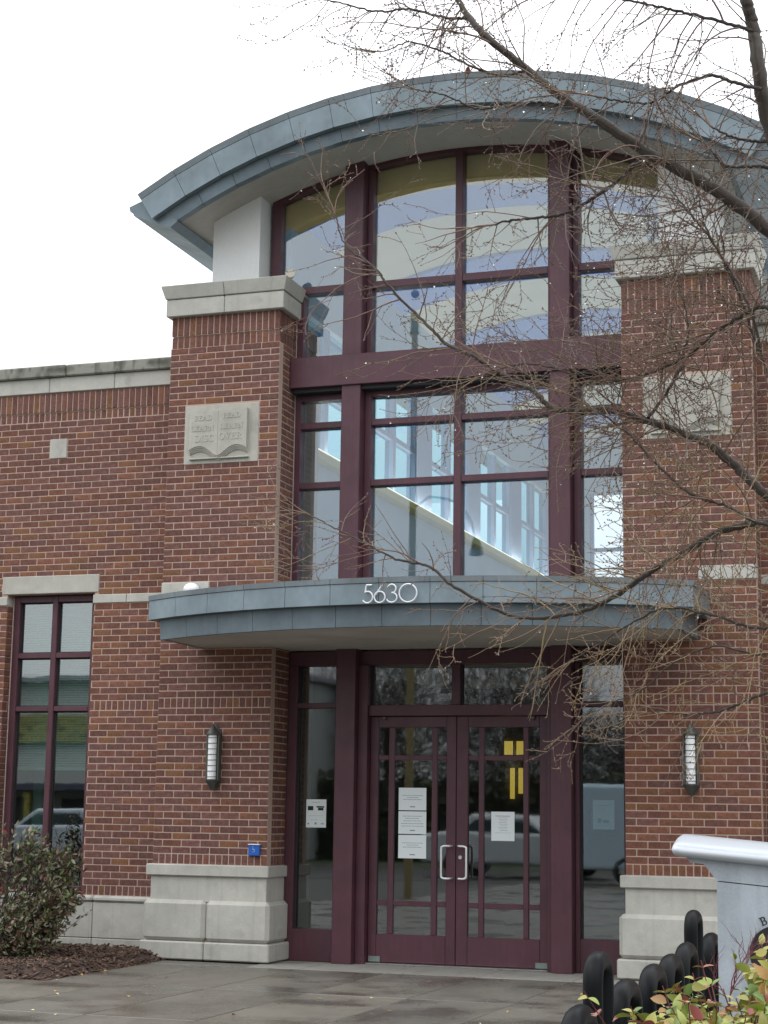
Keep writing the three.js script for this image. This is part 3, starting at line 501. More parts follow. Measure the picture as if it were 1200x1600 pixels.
// ------------------------------------------------------------------ fittings on the building
function sconce(x, y, label, group) {
  const o = thing('wall_sconce', label, 'wall lamp', [x, y, 0.0], 0, group);
  part(o, 'back_plate', prism([[-0.066, -0.25], [0, -0.325], [0.066, -0.25], [0.066, 0.25], [0, 0.325], [-0.066, 0.25]], 0.002, 0.022), M.bronze);
  part(o, 'diffuser', new THREE.CylinderGeometry(0.043, 0.043, 0.46, 24).translate(0, 0, 0.075), M.lens);
  for (const s of [-1, 1]) part(o, 'end_cap', flat(new THREE.ConeGeometry(0.072, 0.10, 6).rotateY(Math.PI / 6).rotateX(s > 0 ? 0 : Math.PI).translate(0, s * 0.275, 0.07)), M.bronze);
  for (const s of [-1, 1]) part(o, 'end_band', new THREE.CylinderGeometry(0.066, 0.066, 0.018, 6).rotateY(Math.PI / 6).translate(0, s * 0.222, 0.07), M.bronze);
  for (const s of [-1, 1]) part(o, 'side_rail', cbox(s * 0.06 - 0.009, s * 0.06 + 0.009, -0.235, 0.235, 0.02, 0.075, 0.003), M.bronze);
  for (let i = 0; i < 8; i++) part(o, 'ring', new THREE.TorusGeometry(0.046, 0.0035, 6, 20).rotateX(Math.PI / 2).translate(0, -0.19 + i * 0.054, 0.075), M.bronze);
  return o;
}
sconce(-0.575, 1.947, 'bronze caged tube lamp on the left pier above the blue push plate', 'wall lamps beside the entrance');
sconce(4.093, 1.94, 'bronze caged tube lamp on the right pier above the grey sign', 'wall lamps beside the entrance');
{ // house number 5630 in thin round strokes
  const zf = 1.79, p0 = onZ(565, 942, zf), H = 0.155, y0 = p0.y;
  const o = thing('house_number', 'white metal numerals 5630 fixed to the curved canopy front', 'house number', [0, 0, 0]);
  const sx = (px) => onZ(px, 942, zf).x, arc = (cx, cy, rx, ry, a0, a1, n = 18) => Array.from({ length: n + 1 }, (_, i) => { const a = ((a0 + ((a1 - a0) * i) / n) * Math.PI) / 180; return V(cx + rx * Math.cos(a), y0 + H * cy + H * ry * Math.sin(a), 0); });
  const put = (name, pts, closed) => { const zAt = (x) => 1.65 - 4.53 + Math.sqrt(4.63 ** 2 - (x - XC) ** 2) + 0.022; pts.forEach((p) => { p.z = zAt(p.x); }); return tube(pts, 0.0075, 60, 8, closed); };
  const a = sx(566), wd = sx(582) - a, b = sx(584), c = sx(604), e = sx(622.5), f = sx(649.5);
  part(o, 'digit', [put('d', [V(a + wd * 0.85, y0 + H, 0), V(a + wd * 0.3, y0 + H, 0)]), put('d', [V(a + wd * 0.3, y0 + H, 0), V(a + wd * 0.2, y0 + H * 0.58, 0)]), put('d', arc(a + wd * 0.42, 0.32, wd * 0.52, 0.32, 120, -150, 26))], M.digit);
  part(o, 'digit', [put('d', [V(b + wd * 0.75, y0 + H, 0), V(b + wd * 0.1, y0 + H * 0.45, 0)]), put('d', arc(b + wd * 0.5, 0.31, wd * 0.52, 0.31, 0, 345, 28), true)], M.digit);
  part(o, 'digit', [put('d', arc(c + wd * 0.42, 0.76, wd * 0.4, 0.24, 160, -90, 20)), put('d', arc(c + wd * 0.42, 0.27, wd * 0.5, 0.27, 90, -165, 22))], M.digit);
  part(o, 'digit', put('d', arc((e + f) / 2, 0.5, (f - e) / 2, 0.5, 0, 350, 40), true), M.digit);
}
{ // blue access push plate with a white hood
  const o = thing('door_push_plate', 'small blue wheelchair push plate with a white top on the left pier', 'push button', [-0.126, 1.062, 0.0]);
  part(o, 'box', cbox(-0.058, 0.058, -0.055, 0.048, 0.001, 0.035, 0.006), M.adaBlue); part(o, 'hood', cbox(-0.060, 0.060, 0.049, 0.058, 0.001, 0.045, 0.002), M.white);
  part(o, 'wheelchair_symbol', [new THREE.TorusGeometry(0.014, 0.0022, 6, 18, 4.6).rotateZ(-2.6).translate(-0.003, -0.005, 0.0365), new THREE.SphereGeometry(0.005, 8, 6).translate(-0.008, 0.033, 0.0365), sbox(-0.0105, -0.0065, 0.002, 0.027, 0.0352, 0.0385), sbox(-0.008, 0.012, 0.002, 0.006, 0.0352, 0.0384), sbox(0.009, 0.0125, -0.018, 0.004, 0.0352, 0.0383)], M.adaMark);
}
{ const p = onZ(299, 921, 0.09); const o = thing('dome_lamp', 'white dome lamp on the left pier just above the canopy', 'dome lamp', [p.x, p.y, 0.012]);
  part(o, 'dome', new THREE.SphereGeometry(0.082, 24, 16).scale(1, 0.8, 1).translate(0, 0, 0.075), M.white); part(o, 'base', new THREE.CylinderGeometry(0.06, 0.06, 0.03, 24).rotateX(Math.PI / 2).translate(0, 0, 0.016), M.zincLow); }
{ const p = onZ(460, 438, -0.12); const o = thing('floodlight', 'small round floodlight on a stem on the left pier top', 'floodlight', [p.x - 0.12, 6.79, -0.3], 0.4);
  part(o, 'stem', new THREE.CylinderGeometry(0.008, 0.008, 0.1, 8).translate(0, 0.05, 0), M.bronze); part(o, 'shade', new THREE.CylinderGeometry(0.055, 0.035, 0.06, 20).rotateX(1.3).translate(0, 0.13, 0.0), std(0.3, 0.3, 0.27)); part(o, 'face', new THREE.CylinderGeometry(0.05, 0.05, 0.004, 20).rotateX(1.3).translate(0, 0.138, 0.031), std(0.55, 0.53, 0.45)); }
// notices on the glass: printed lines as a texture
function notice(x0, x1, y0, y1, z, kind, label, group) {
  const c = document.createElement('canvas'); c.width = 256; c.height = Math.round((256 * (y1 - y0)) / (x1 - x0)); const q = c.getContext('2d'), h = c.height;
  q.fillStyle = '#eef3f3'; q.fillRect(0, 0, 256, h); q.fillStyle = '#6a7a80'; q.strokeStyle = '#6a7a80';
  const line = (y, a, b, t = 3) => { q.fillStyle = '#8496a0'; for (let x = a * 256; x < b * 256; ) { const l = 6 + ((x * 7 + y * 13) % 11); q.fillRect(x, y * h, Math.min(l, b * 256 - x), t); x += l + 4; } };
  if (kind === 0) { line(0.33, 0.13, 0.88, 5); line(0.42, 0.3, 0.72, 5); line(0.51, 0.16, 0.84, 5); q.fillRect(105, 0.82 * h, 48, 9); }
  if (kind === 1) { line(0.2, 0.15, 0.85, 5); line(0.3, 0.24, 0.74, 5); line(0.41, 0.18, 0.8, 5); line(0.53, 0.1, 0.9, 5); line(0.64, 0.1, 0.9, 5); q.fillRect(105, 0.82 * h, 48, 9); }
  if (kind === 2) { q.fillStyle = '#9a6b70'; q.fillRect(46, 0.14 * h, 160, 5); for (let i = 0; i < 9; i++) line(0.2 + i * 0.055, 0.3 + 0.04 * (i % 3), 0.72 - 0.05 * (i % 2), 4); line(0.72, 0.15, 0.85, 3); }
  if (kind === 3) { line(0.1, 0.3, 0.7, 4); q.fillStyle = '#2b3436'; q.fillRect(20, 0.24 * h, 70, 0.15 * h); q.fillRect(130, 0.24 * h, 100, 0.05 * h); q.fillRect(150, 0.3 * h, 70, 0.09 * h); line(0.58, 0.15, 0.85); line(0.72, 0.25, 0.6); q.fillRect(20, 0.84 * h, 20, 0.05 * h); q.fillRect(110, 0.82 * h, 26, 0.07 * h); q.fillRect(190, 0.85 * h, 40, 0.03 * h); }
  if (kind === 4) { q.fillStyle = '#a58a80'; q.fillRect(60, 0.18 * h, 130, 6); q.fillStyle = '#7c97a8'; q.fillRect(60, 0.62 * h, 40, 0.16 * h); q.fillRect(120, 0.68 * h, 70, 0.1 * h); line(0.34, 0.2, 0.8); line(0.44, 0.25, 0.75); line(0.86, 0.2, 0.85); }
  const t = new THREE.CanvasTexture(c); t.colorSpace = THREE.SRGBColorSpace; const m = std(0.85, 0.87, 0.87, { map: t, roughness: 0.9 });
  const w = x1 - x0, hh = y1 - y0, o = thing('paper_notice', label, 'notice', [(x0 + x1) / 2, y0, z], 0, group);
  part(o, 'sheet', new THREE.PlaneGeometry(w, hh).translate(0, hh / 2, 0.001), m); part(o, 'backing', new THREE.BoxGeometry(w, hh, 0.0008).translate(0, hh / 2, 0), M.white);
}
notice(1.157, 1.438, 1.462, 1.678, -0.5205, 0, 'white printed notice on left door glass, topmost of three stacked sheets', 'three notices on the left door');
notice(1.157, 1.440, 1.236, 1.452, -0.5205, 1, 'white printed notice on left door glass, middle of three stacked sheets', 'three notices on the left door');
notice(1.158, 1.442, 1.004, 1.226, -0.5205, 0, 'white printed notice on left door glass, lowest of three stacked sheets', 'three notices on the left door');
notice(2.092, 2.320, 1.186, 1.460, -0.5205, 2, 'white upright notice taped to the right door glass beside the handle');
notice(0.194, 0.405, 1.282, 1.556, -0.518, 3, 'white sheet with dark pictures on the narrow glass left of the doors');
notice(3.078, 3.282, 1.310, 1.580, -0.524, 4, 'pale sheet with a blue drawing on the narrow glass right of the doors');

class Tubes {
  constructor() { this.p = []; this.n = []; this.c = []; this.i = []; this.uv = []; this.rough = 0; }
  add(pts, rad, sides, col) {
    const N = pts.length, base = this.p.length / 3, t = V(), u = V(), w = V(); let up = V(0.3, 1, 0.2), len = 0;
    for (let i = 0; i < N; i++) {
      t.subVectors(pts[Math.min(N - 1, i + 1)], pts[Math.max(0, i - 1)]).normalize(); if (i) len += pts[i].distanceTo(pts[i - 1]);
      if (this.ref) up = this.ref.clone(); u.crossVectors(up, t); if (u.lengthSq() < 1e-5) u.crossVectors(V(1, 0, 0), t); u.normalize(); w.crossVectors(t, u); up = w.clone();
      for (let k = 0; k < sides; k++) { const a = (k / sides) * Math.PI * 2, x = u.x * Math.cos(a) + w.x * Math.sin(a), y = u.y * Math.cos(a) + w.y * Math.sin(a), z = u.z * Math.cos(a) + w.z * Math.sin(a), r = rad[i] * (1 + this.rough * (nB(k / sides, len * 0.7) - 0.5));
        this.p.push(pts[i].x + x * r, pts[i].y + y * r, pts[i].z + z * r); this.n.push(x, y, z); this.c.push(...col); this.uv.push((k / sides) * 0.2, len); }
    }
    for (let i = 0; i + 1 < N; i++) for (let k = 0; k < sides; k++) { const a = base + i * sides + k, b = base + i * sides + ((k + 1) % sides); this.i.push(a, b, a + sides, b, b + sides, a + sides); }
  }
  geo() { const g = new THREE.BufferGeometry(); g.setAttribute('position', new THREE.Float32BufferAttribute(this.p, 3)); g.setAttribute('normal', new THREE.Float32BufferAttribute(this.n, 3)); g.setAttribute('color', new THREE.Float32BufferAttribute(this.c, 3)); g.setAttribute('uv', new THREE.Float32BufferAttribute(this.uv, 2)); g.setIndex(this.i); return g; }
}
// ------------------------------------------------------------------ wave bike rack, sign
{
  const X = 5.105, o = thing('bike_rack', 'black rubber coated wave bike rack beside the grey sign', 'bike rack', [X, 0, 7.1]);
  const hump = (zc, h, half, r) => { const top = h - half - r, pts = []; for (let i = 0; i <= 6; i++) pts.push(V(0, -0.02 + ((top + 0.02) * i) / 6, zc + half)); for (let i = 1; i < 20; i++) { const a = (Math.PI * i) / 20, c = Math.cos(a); pts.push(V(0, top + half * Math.pow(Math.sin(a), 0.72), zc + half * Math.sign(c) * Math.pow(Math.abs(c), 0.72))); } for (let i = 6; i >= 0; i--) pts.push(V(0, -0.02 + ((top + 0.02) * i) / 6, zc - half)); const t = new Tubes(); t.ref = V(1, 0, 0); t.add(pts, pts.map(() => r), 20, [1, 1, 1]); const g = t.geo(); g.deleteAttribute('color'); return g; };
  const lean = (z) => (z > 7.7 ? 0.007 : z > 7 ? -0.02 : z > 6.3 ? -0.045 : -0.15);
  for (const [z, h, half] of [[9.30, 0.735, 0.16], [8.40, 0.755, 0.16], [7.76, 0.77, 0.16], [7.12, 0.77, 0.16], [6.49, 0.785, 0.16], [4.90, 0.74, 0.16]]) part(o, 'loop', hump(z - 7.1, h, half, 0.042).translate(lean(z), 0, 0), M.rubber);
  for (const [z, h] of [[8.95, 0.905], [5.56, 0.905]]) part(o, 'tall_loop', hump(z - 7.1, h, 0.105, 0.039).translate(lean(z), 0, 0), M.rubber);
  for (const z of [9.14, 8.85, 8.56, 8.08, 7.44, 6.80, 6.1, 5.5, 5.0]) part(o, 'foot_plate', new THREE.CylinderGeometry(0.08, 0.08, 0.012, 20).translate(lean(z), 0.008, z - 7.1), M.rubber);
}
{
  const p = at(1120, 1376, 7), k = 7 / F, o = thing('library_sign', 'grey metal sign with a slanting silver cap and black round emblem', 'sign', [p.x, 0, p.z], 0.06);
  const sl = -0.085, W = 1.25, y0 = p.y;
  part(o, 'panel', prism([[0, 0.0], [W, 0.0], [W, y0 + sl * W - 0.004], [0, y0 - 0.004]], -0.16, 0.0), M.signGrey);
  const X = (px) => (px - 1120) * k, Y = (py) => y0 - (py - 1376) * k;
  part(o, 'head', prism([[X(1120), y0], [X(1100), Y(1351)], [X(1079), Y(1349)], [X(1066), Y(1333)], [X(1068), Y(1322)], [W, Y(1322) + sl * (W - X(1068))], [W, y0 + sl * W]], -0.155, -0.003), M.signGrey);
  // bullnosed cap: a rounded section swept along the slope, pinched to a nose at its left end
  const sec = [[-0.22, 0.045], [-0.10, 0.036], [0.0, 0.016], [0.028, 0.008], [0.042, -0.004], [0.048, -0.018], [0.045, -0.03], [0.034, -0.04], [0.012, -0.045], [-0.05, -0.046], [-0.20, -0.046]];
  const st = [[X(1052), 0.12], [X(1052.6), 0.42], [X(1054), 0.66], [X(1057), 0.85], [X(1062), 0.97], [X(1068), 1.0], [0.2, 1], [0.6, 1], [W + 0.02, 1]], pos = [], idx = [];
  st.forEach(([x, s]) => sec.forEach(([z, y]) => pos.push(x, Y(1311) + sl * (x - X(1052)) - 0.048 + (y + 0.02) * s, 0.0 + z * (0.6 + 0.4 * s))));
  const m = sec.length; for (let i = 0; i + 1 < st.length; i++) for (let j = 0; j < m; j++) { const a = i * m + j, b = i * m + ((j + 1) % m), c = a + m, d = b + m; idx.push(a, b, c, b, d, c); }
  for (let j = 1; j + 1 < m; j++) { idx.push(0, j, j + 1); const e = (st.length - 1) * m; idx.push(e, e + j + 1, e + j); }
  const g = new THREE.BufferGeometry(); g.setAttribute('position', new THREE.Float32BufferAttribute(pos, 3)); g.setIndex(idx); g.computeVertexNormals(); g.setAttribute('uv', new THREE.Float32BufferAttribute(new Float32Array((pos.length / 3) * 2), 2));
  part(o, 'cap', g, M.signCap);
  const cx = X(1210), cy = Y(1484), Rr = 42 * k;
  const s = new THREE.Shape(); s.absarc(cx, cy, Rr, 0, Math.PI * 2); for (const [a, b, r] of [[1207, 1462, 9.5], [1213, 1493, 15]]) { const h = new THREE.Path(); h.absarc(X(a), Y(b), r * k, 0, Math.PI * 2, true); s.holes.push(h); }
  part(o, 'emblem', planar(new THREE.ExtrudeGeometry(s, { depth: 0.004, bevelEnabled: false, curveSegments: 40 }).translate(0, 0, 0.0005)), M.black);
  for (const [ch, a] of [['B', 23], ['O', 7]]) { const t = (a * Math.PI) / 180, g2 = new TextGeometry(ch, { font, size: 12.5 * k, depth: 0.003, curveSegments: 6 }); g2.computeBoundingBox(); g2.translate(-(g2.boundingBox.max.x) / 2, 0, 0).rotateZ(t).translate(cx - Math.sin(t) * (Rr + 4.5 * k), cy + Math.cos(t) * (Rr + 4.5 * k), 0.0005); part(o, 'letter', planar(g2), M.black); }
}

// ------------------------------------------------------------------ plants
const barkGeo = (pts, rad, sides = 12) => { const t = new Tubes(); t.rough = 0.14; t.add(pts, rad, sides, [1, 1, 1]); const g = t.geo(); g.deleteAttribute('color'); return g; };
const spline = (pts, n) => new THREE.CatmullRomCurve3(pts, false, 'centripetal').getPoints(n);
const rvec = () => { const z = R(-1, 1), a = R(0, 6.2832), s = Math.sqrt(1 - z * z); return V(s * Math.cos(a), s * Math.sin(a), z); };
{
  const base = at(1345, 1828, 7.3); base.y = 0;
  const o = thing('bare_tree', 'bare wet tree whose branches hang across the right of the facade', 'tree', [base.x, 0, base.z]);
  const L = (q) => q.clone().sub(o.position), tw = new Tubes(), buds = [], drops = [];
  const COLS = [[0.14, 0.088, 0.058], [0.19, 0.125, 0.075], [0.22, 0.16, 0.075], [0.15, 0.078, 0.055], [0.25, 0.185, 0.105], [0.14, 0.105, 0.08]];
  const trunk = spline([L(base).setY(-0.1), L(at(1330, 1300, 7.3)), L(at(1310, 900, 7.25)), L(at(1285, 560, 7.2)), L(at(1252, 330, 7.2))], 40);
  part(o, 'trunk', barkGeo(trunk, trunk.map((_, i) => 0.16 - 0.085 * (i / 40)), 18), M.bark);
  const pick = (y) => { const low = Math.max(0, Math.min(1, (3.6 - y) / 1.2)); return rnd() < 0.25 + 0.5 * low ? [COLS[2], COLS[4], COLS[1]][Math.floor(rnd() * 3)].map((v) => v * (0.62 + 0.4 * low)) : [COLS[0], COLS[3], COLS[5]][Math.floor(rnd() * 3)]; };
  let budget = 14000;
  function twig(p, d, len, r, lvl, col, sag) {
    if (budget-- < 0 || len < 0.04) return;
    const step = Math.max(0.018, Math.min(0.045, len / 9)), n = Math.max(3, Math.ceil(len / step)), pts = [p.clone()], dir = d.clone(), q = p.clone(), bend = rvec().multiplyScalar(R(0.02, 0.13)); let side = rnd() < 0.5 ? 1 : -1;
    const kids = [];
    for (let i = 1; i <= n; i++) {
      const t = i / n; dir.add(bend.clone().multiplyScalar(0.8)).add(rvec().multiplyScalar(0.15)); dir.y += sag * (1 - 1.7 * t) * -0.11; dir.normalize();
      q.addScaledVector(dir, step); pts.push(q.clone());
      if (lvl < 3 && t > 0.12 && t < 0.97 && rnd() < (lvl === 0 ? 0.34 : lvl === 1 ? 0.33 : 0.16)) kids.push([q.clone(), dir.clone(), t]);
      if (r < 0.0036 && i > 1) { side = -side; const s = rvec().cross(dir).normalize(); if (rnd() < 0.75) buds.push([q.clone(), dir.clone().multiplyScalar(0.75).addScaledVector(s, 0.75 * side).normalize(), R(0.0035, 0.0062) * (rnd() < 0.2 ? 1.4 : 1), col]); }
      if (rnd() < 0.003 && r < 0.006) drops.push(q.clone());
    }
    if (rnd() < 0.045) drops.push(q.clone());
    tw.add(pts, pts.map((_, i) => Math.max(0.00095, r * (1 - 0.72 * (i / n)))), r > 0.007 ? 6 : 4, col);
    for (const [k, kd, t] of kids) { const s = rvec().cross(kd).normalize(), a = R(0.45, 1.1); twig(k, kd.clone().multiplyScalar(Math.cos(a)).addScaledVector(s, Math.sin(a)).normalize(), len * R(0.28, 0.62) * (1.15 - 0.6 * t), Math.max(0.0014, r * R(0.42, 0.6)), lvl + 1, rnd() < 0.7 ? col : pick(k.y), sag * R(0.3, 1.2)); }
  }
  const dense = [], toCam = camera.matrixWorld.clone().invert();
  // limbs as the photograph shows them: points, distance from the viewer at both ends, width at both ends (pixels), side growth per metre, its length, its droop
  function limb(px, d0, d1, w0, w1, per, len, sag, bias = null, from = 0.05) {
    const ctrl = px.map(([x, y], i) => L(at(x, y, d0 + ((d1 - d0) * i) / (px.length - 1) + R(-0.03, 0.03)))), n = px.length * 9, pts = spline(ctrl, n), k = d0 / F / 2;
    for (let i = 1; i < pts.length - 1; i++) pts[i].add(rvec().multiplyScalar(0.0035));
    const rad = pts.map((_, i) => k * (w0 + (w1 - w0) * (i / n)) * (1 + 0.05 * Math.sin(i * 1.7)));
    pts.forEach((p, i) => { const v = p.clone().add(o.position).applyMatrix4(toCam); const x = 600 - (F * v.x) / v.z, y = 800 + (F * v.y) / v.z; if (i > 2 && i < n && x > 930 && x < 1290 && y > 290 && y < 985) dense.push([p, pts[i + 1].clone().sub(p).normalize(), rad[i]]); });
    part(o, 'limb', barkGeo(pts, rad, w0 > 12 ? 14 : 8), M.bark);
    let total = 0; for (let i = 1; i <= n; i++) total += pts[i].distanceTo(pts[i - 1]);
    const N = Math.round(total * per * 1.75);
    for (let j = 0; j < N; j++) {
      const f = from + (1 - from) * Math.pow((j + rnd()) / N, 0.9), i = Math.min(n - 1, Math.floor(f * n)), t = pts[i + 1].clone().sub(pts[i]).normalize(), s = rvec(); if (bias) s.add(V(...bias).multiplyScalar(R(0.3, 1.3))); s.addScaledVector(t, -s.dot(t)).normalize();
      const a = R(0.5, 1.25); twig(pts[i].clone(), t.multiplyScalar(Math.cos(a)).addScaledVector(s, Math.sin(a)).normalize(), R(len * 0.35, len), Math.min(rad[i] * 0.62, R(0.0023, 0.0048)), rnd() < 0.45 ? 0 : 1, pick(pts[i].y), sag);
    }
    const e = pts[n].clone(), t = e.clone().sub(pts[n - 2]).normalize(); for (let j = 0; j < 3; j++) twig(e, t.clone().add(rvec().multiplyScalar(0.4 * (j > 0))).normalize(), len * R(0.5, 0.9), Math.min(rad[n], 0.004), 0, COLS[1], sag);
  }
  limb([[1292, 440], [1200, 358], [1117, 296], [1025, 246], [933, 187], [883, 154], [825, 110], [754, 52], [720, 8], [690, -40]], 7.25, 7.9, 24, 8, 8, 0.75, 0.9, [-0.3, -0.8, 0.1], 0.18);
  limb([[1252, 335], [1200, 190], [1185, 104], [1176, 42], [1166, 0], [1150, -70], [1120, -180]], 7.2, 7.3, 25, 15, 6, 0.6, 0.6, [-0.8, 0, 0]);
  limb([[1300, 850], [1190, 767], [1147, 727], [1107, 693], [1067, 678], [1027, 663], [1000, 655], [947, 640], [867, 640], [833, 610], [800, 595], [740, 557], [697, 537], [667, 507], [607, 447], [587, 420], [540, 383], [523, 333]], 7.25, 8.2, 16, 2, 10, 0.55, 0.5, [-0.3, 0.1, 0], 0.2);
  limb([[1310, 850], [1200, 818], [1153, 823], [1110, 837], [1080, 857], [1033, 883], [1007, 900], [950, 938], [910, 955], [850, 965], [800, 962], [710, 917], [671, 885], [622, 875], [573, 850], [531, 829], [485, 805]], 7.2, 8.4, 13, 2, 9, 0.5, 0.9, null, 0.15);
  limb([[1021, 252], [992, 258], [967, 281], [933, 306], [883, 333], [842, 340], [804, 344], [760, 352]], 7.7, 7.9, 8, 3, 12, 0.6, 1.2, [0, -0.9, 0]);
  limb([[1176, 48], [1117, 31], [1067, 19], [1017, 8], [950, -5], [860, -12]], 7.25, 7.5, 6, 3, 13, 0.7, 1.3, [-0.3, -0.9, 0]);
  limb([[1190, 140], [1143, 127], [1115, 118], [1058, 135], [1036, 151], [1013, 161], [973, 159], [930, 150]], 7.2, 7.5, 6, 3, 11, 0.5, 0.9, [0, -0.4, 0]);
  limb([[1260, 215], [1198, 221], [1163, 219], [1130, 208], [1112, 198]], 7.2, 7.3, 6, 3, 12, 0.4, 0.6);
  limb([[1280, 300], [1198, 261], [1166, 261], [1129, 257], [1115, 240], [1095, 220]], 7.2, 7.5, 7, 3, 10, 0.5, 0.5);
  limb([[1300, 700], [1198, 480], [1160, 493], [1120, 517], [1093, 543], [1067, 560], [1013, 583], [960, 596], [900, 585], [820, 568], [745, 590]], 7.1, 7.7, 8, 2, 13, 0.6, 0.7, null, 0.2);
  limb([[1013, 653], [1040, 617], [1060, 580], [1067, 555], [1075, 520], [1068, 470], [1052, 420]], 7.4, 7.6, 6, 2, 11, 0.45, 0.2);
  limb([[1290, 830], [1187, 817], [1133, 790], [1083, 773], [1033, 733], [980, 677], [930, 640], [880, 612], [800, 575]], 6.9, 7.5, 7, 2, 11, 0.55, 0.7);
  limb([[1300, 1050], [1200, 1081], [1162, 1097], [1125, 1111], [1087, 1115], [1050, 1115], [1012, 1113]], 7.0, 7.3, 6, 2, 8, 0.45, 0.9, [-0.5, 0, 0]);
  limb([[1310, 880], [1200, 980], [1110, 960], [1040, 950], [985, 975], [930, 1010], [890, 1035]], 6.9, 7.5, 6, 2, 7, 0.42, 1.0, [-0.4, -0.4, 0]);
  limb([[1310, 900], [1200, 1020], [1120, 1010], [1060, 1030], [1000, 1080], [950, 1100], [905, 1130]], 6.8, 7.4, 4, 1.5, 6, 0.36, 0.9, [-0.4, -0.3, 0]);
  limb([[1190, 560], [1150, 450], [1115, 380], [1075, 330], [1040, 285]], 7.3, 7.6, 5, 2, 11, 0.4, -0.3, [-0.3, 0.6, 0]);
  limb([[1200, 590], [1170, 480], [1140, 420], [1105, 360], [1090, 300]], 7.2, 7.4, 5, 2, 11, 0.4, -0.3, [-0.3, 0.6, 0]);
  limb([[733, 30], [690, 26], [640, 14], [590, 18], [540, 6], [490, -4]], 7.85, 8.1, 5, 2, 14, 0.45, 0.9, [-0.2, -0.6, 0]);
  limb([[825, 110], [780, 118], [740, 105], [690, 80], [640, 66], [600, 80]], 7.8, 8.0, 5, 2, 12, 0.45, 0.7);
  limb([[895, 165], [840, 160], [790, 165], [745, 170], [700, 150], [650, 140]], 7.7, 7.9, 5, 2, 12, 0.55, 1.0, [0, -0.6, 0]);
  for (let j = 0; j < 230; j++) { const [p, t0, r0] = dense[Math.floor(rnd() * dense.length)], s = rvec().add(V(-0.25, 0, 0)); s.addScaledVector(t0, -s.dot(t0)).normalize(); twig(p.clone(), s.addScaledVector(t0, R(-0.2, 0.9)).normalize(), R(0.25, 0.7), Math.min(r0 * 0.6, R(0.002, 0.0042)), rnd() < 0.4 ? 0 : 1, pick(p.y), R(-0.3, 1.1)); }
  const t = part(o, 'twigs', tw.geo(), M.twig); t.userData.kind = 'stuff';
  { const bg = flat(new THREE.OctahedronGeometry(1, 0).scale(0.52, 1, 0.52)), im = new THREE.InstancedMesh(bg, std(1, 1, 1, { roughness: 0.5 }), buds.length), m4 = new THREE.Matrix4(), q = new THREE.Quaternion(), c = new THREE.Color();
    buds.forEach(([p, d, s, col], i) => { q.setFromUnitVectors(V(0, 1, 0), d); m4.compose(p.addScaledVector(d, s * 0.8), q, V(s, s * 1.15, s)); im.setMatrixAt(i, m4); c.setRGB(col[0] * 0.8, col[1] * 0.72, col[2] * 0.75); im.setColorAt(i, c); });
    im.name = 'buds'; im.userData.kind = 'stuff'; o.add(im); }
  { const im = new THREE.InstancedMesh(new THREE.SphereGeometry(1, 10, 8), M.drop, drops.length), m4 = new THREE.Matrix4(); drops.forEach((p, i) => { const s = R(0.0016, 0.0043); m4.makeScale(s, s * 1.2, s).setPosition(p.x, p.y - s * 1.1, p.z); im.setMatrixAt(i, m4); }); im.name = 'raindrops'; im.userData.kind = 'stuff'; o.add(im); }
  { const lf = new THREE.CircleGeometry(0.016, 10).scale(0.7, 1.2, 1), q = L(at(731, 110, 7.9)); part(o, 'dead_leaf', lf.translate(q.x, q.y, q.z), std(0.16, 0.055, 0.03, { side: THREE.DoubleSide })); }
  console.log('twigs left', budget, 'buds', buds.length, 'drops', drops.length, 'tris', tw.i.length / 3);
}
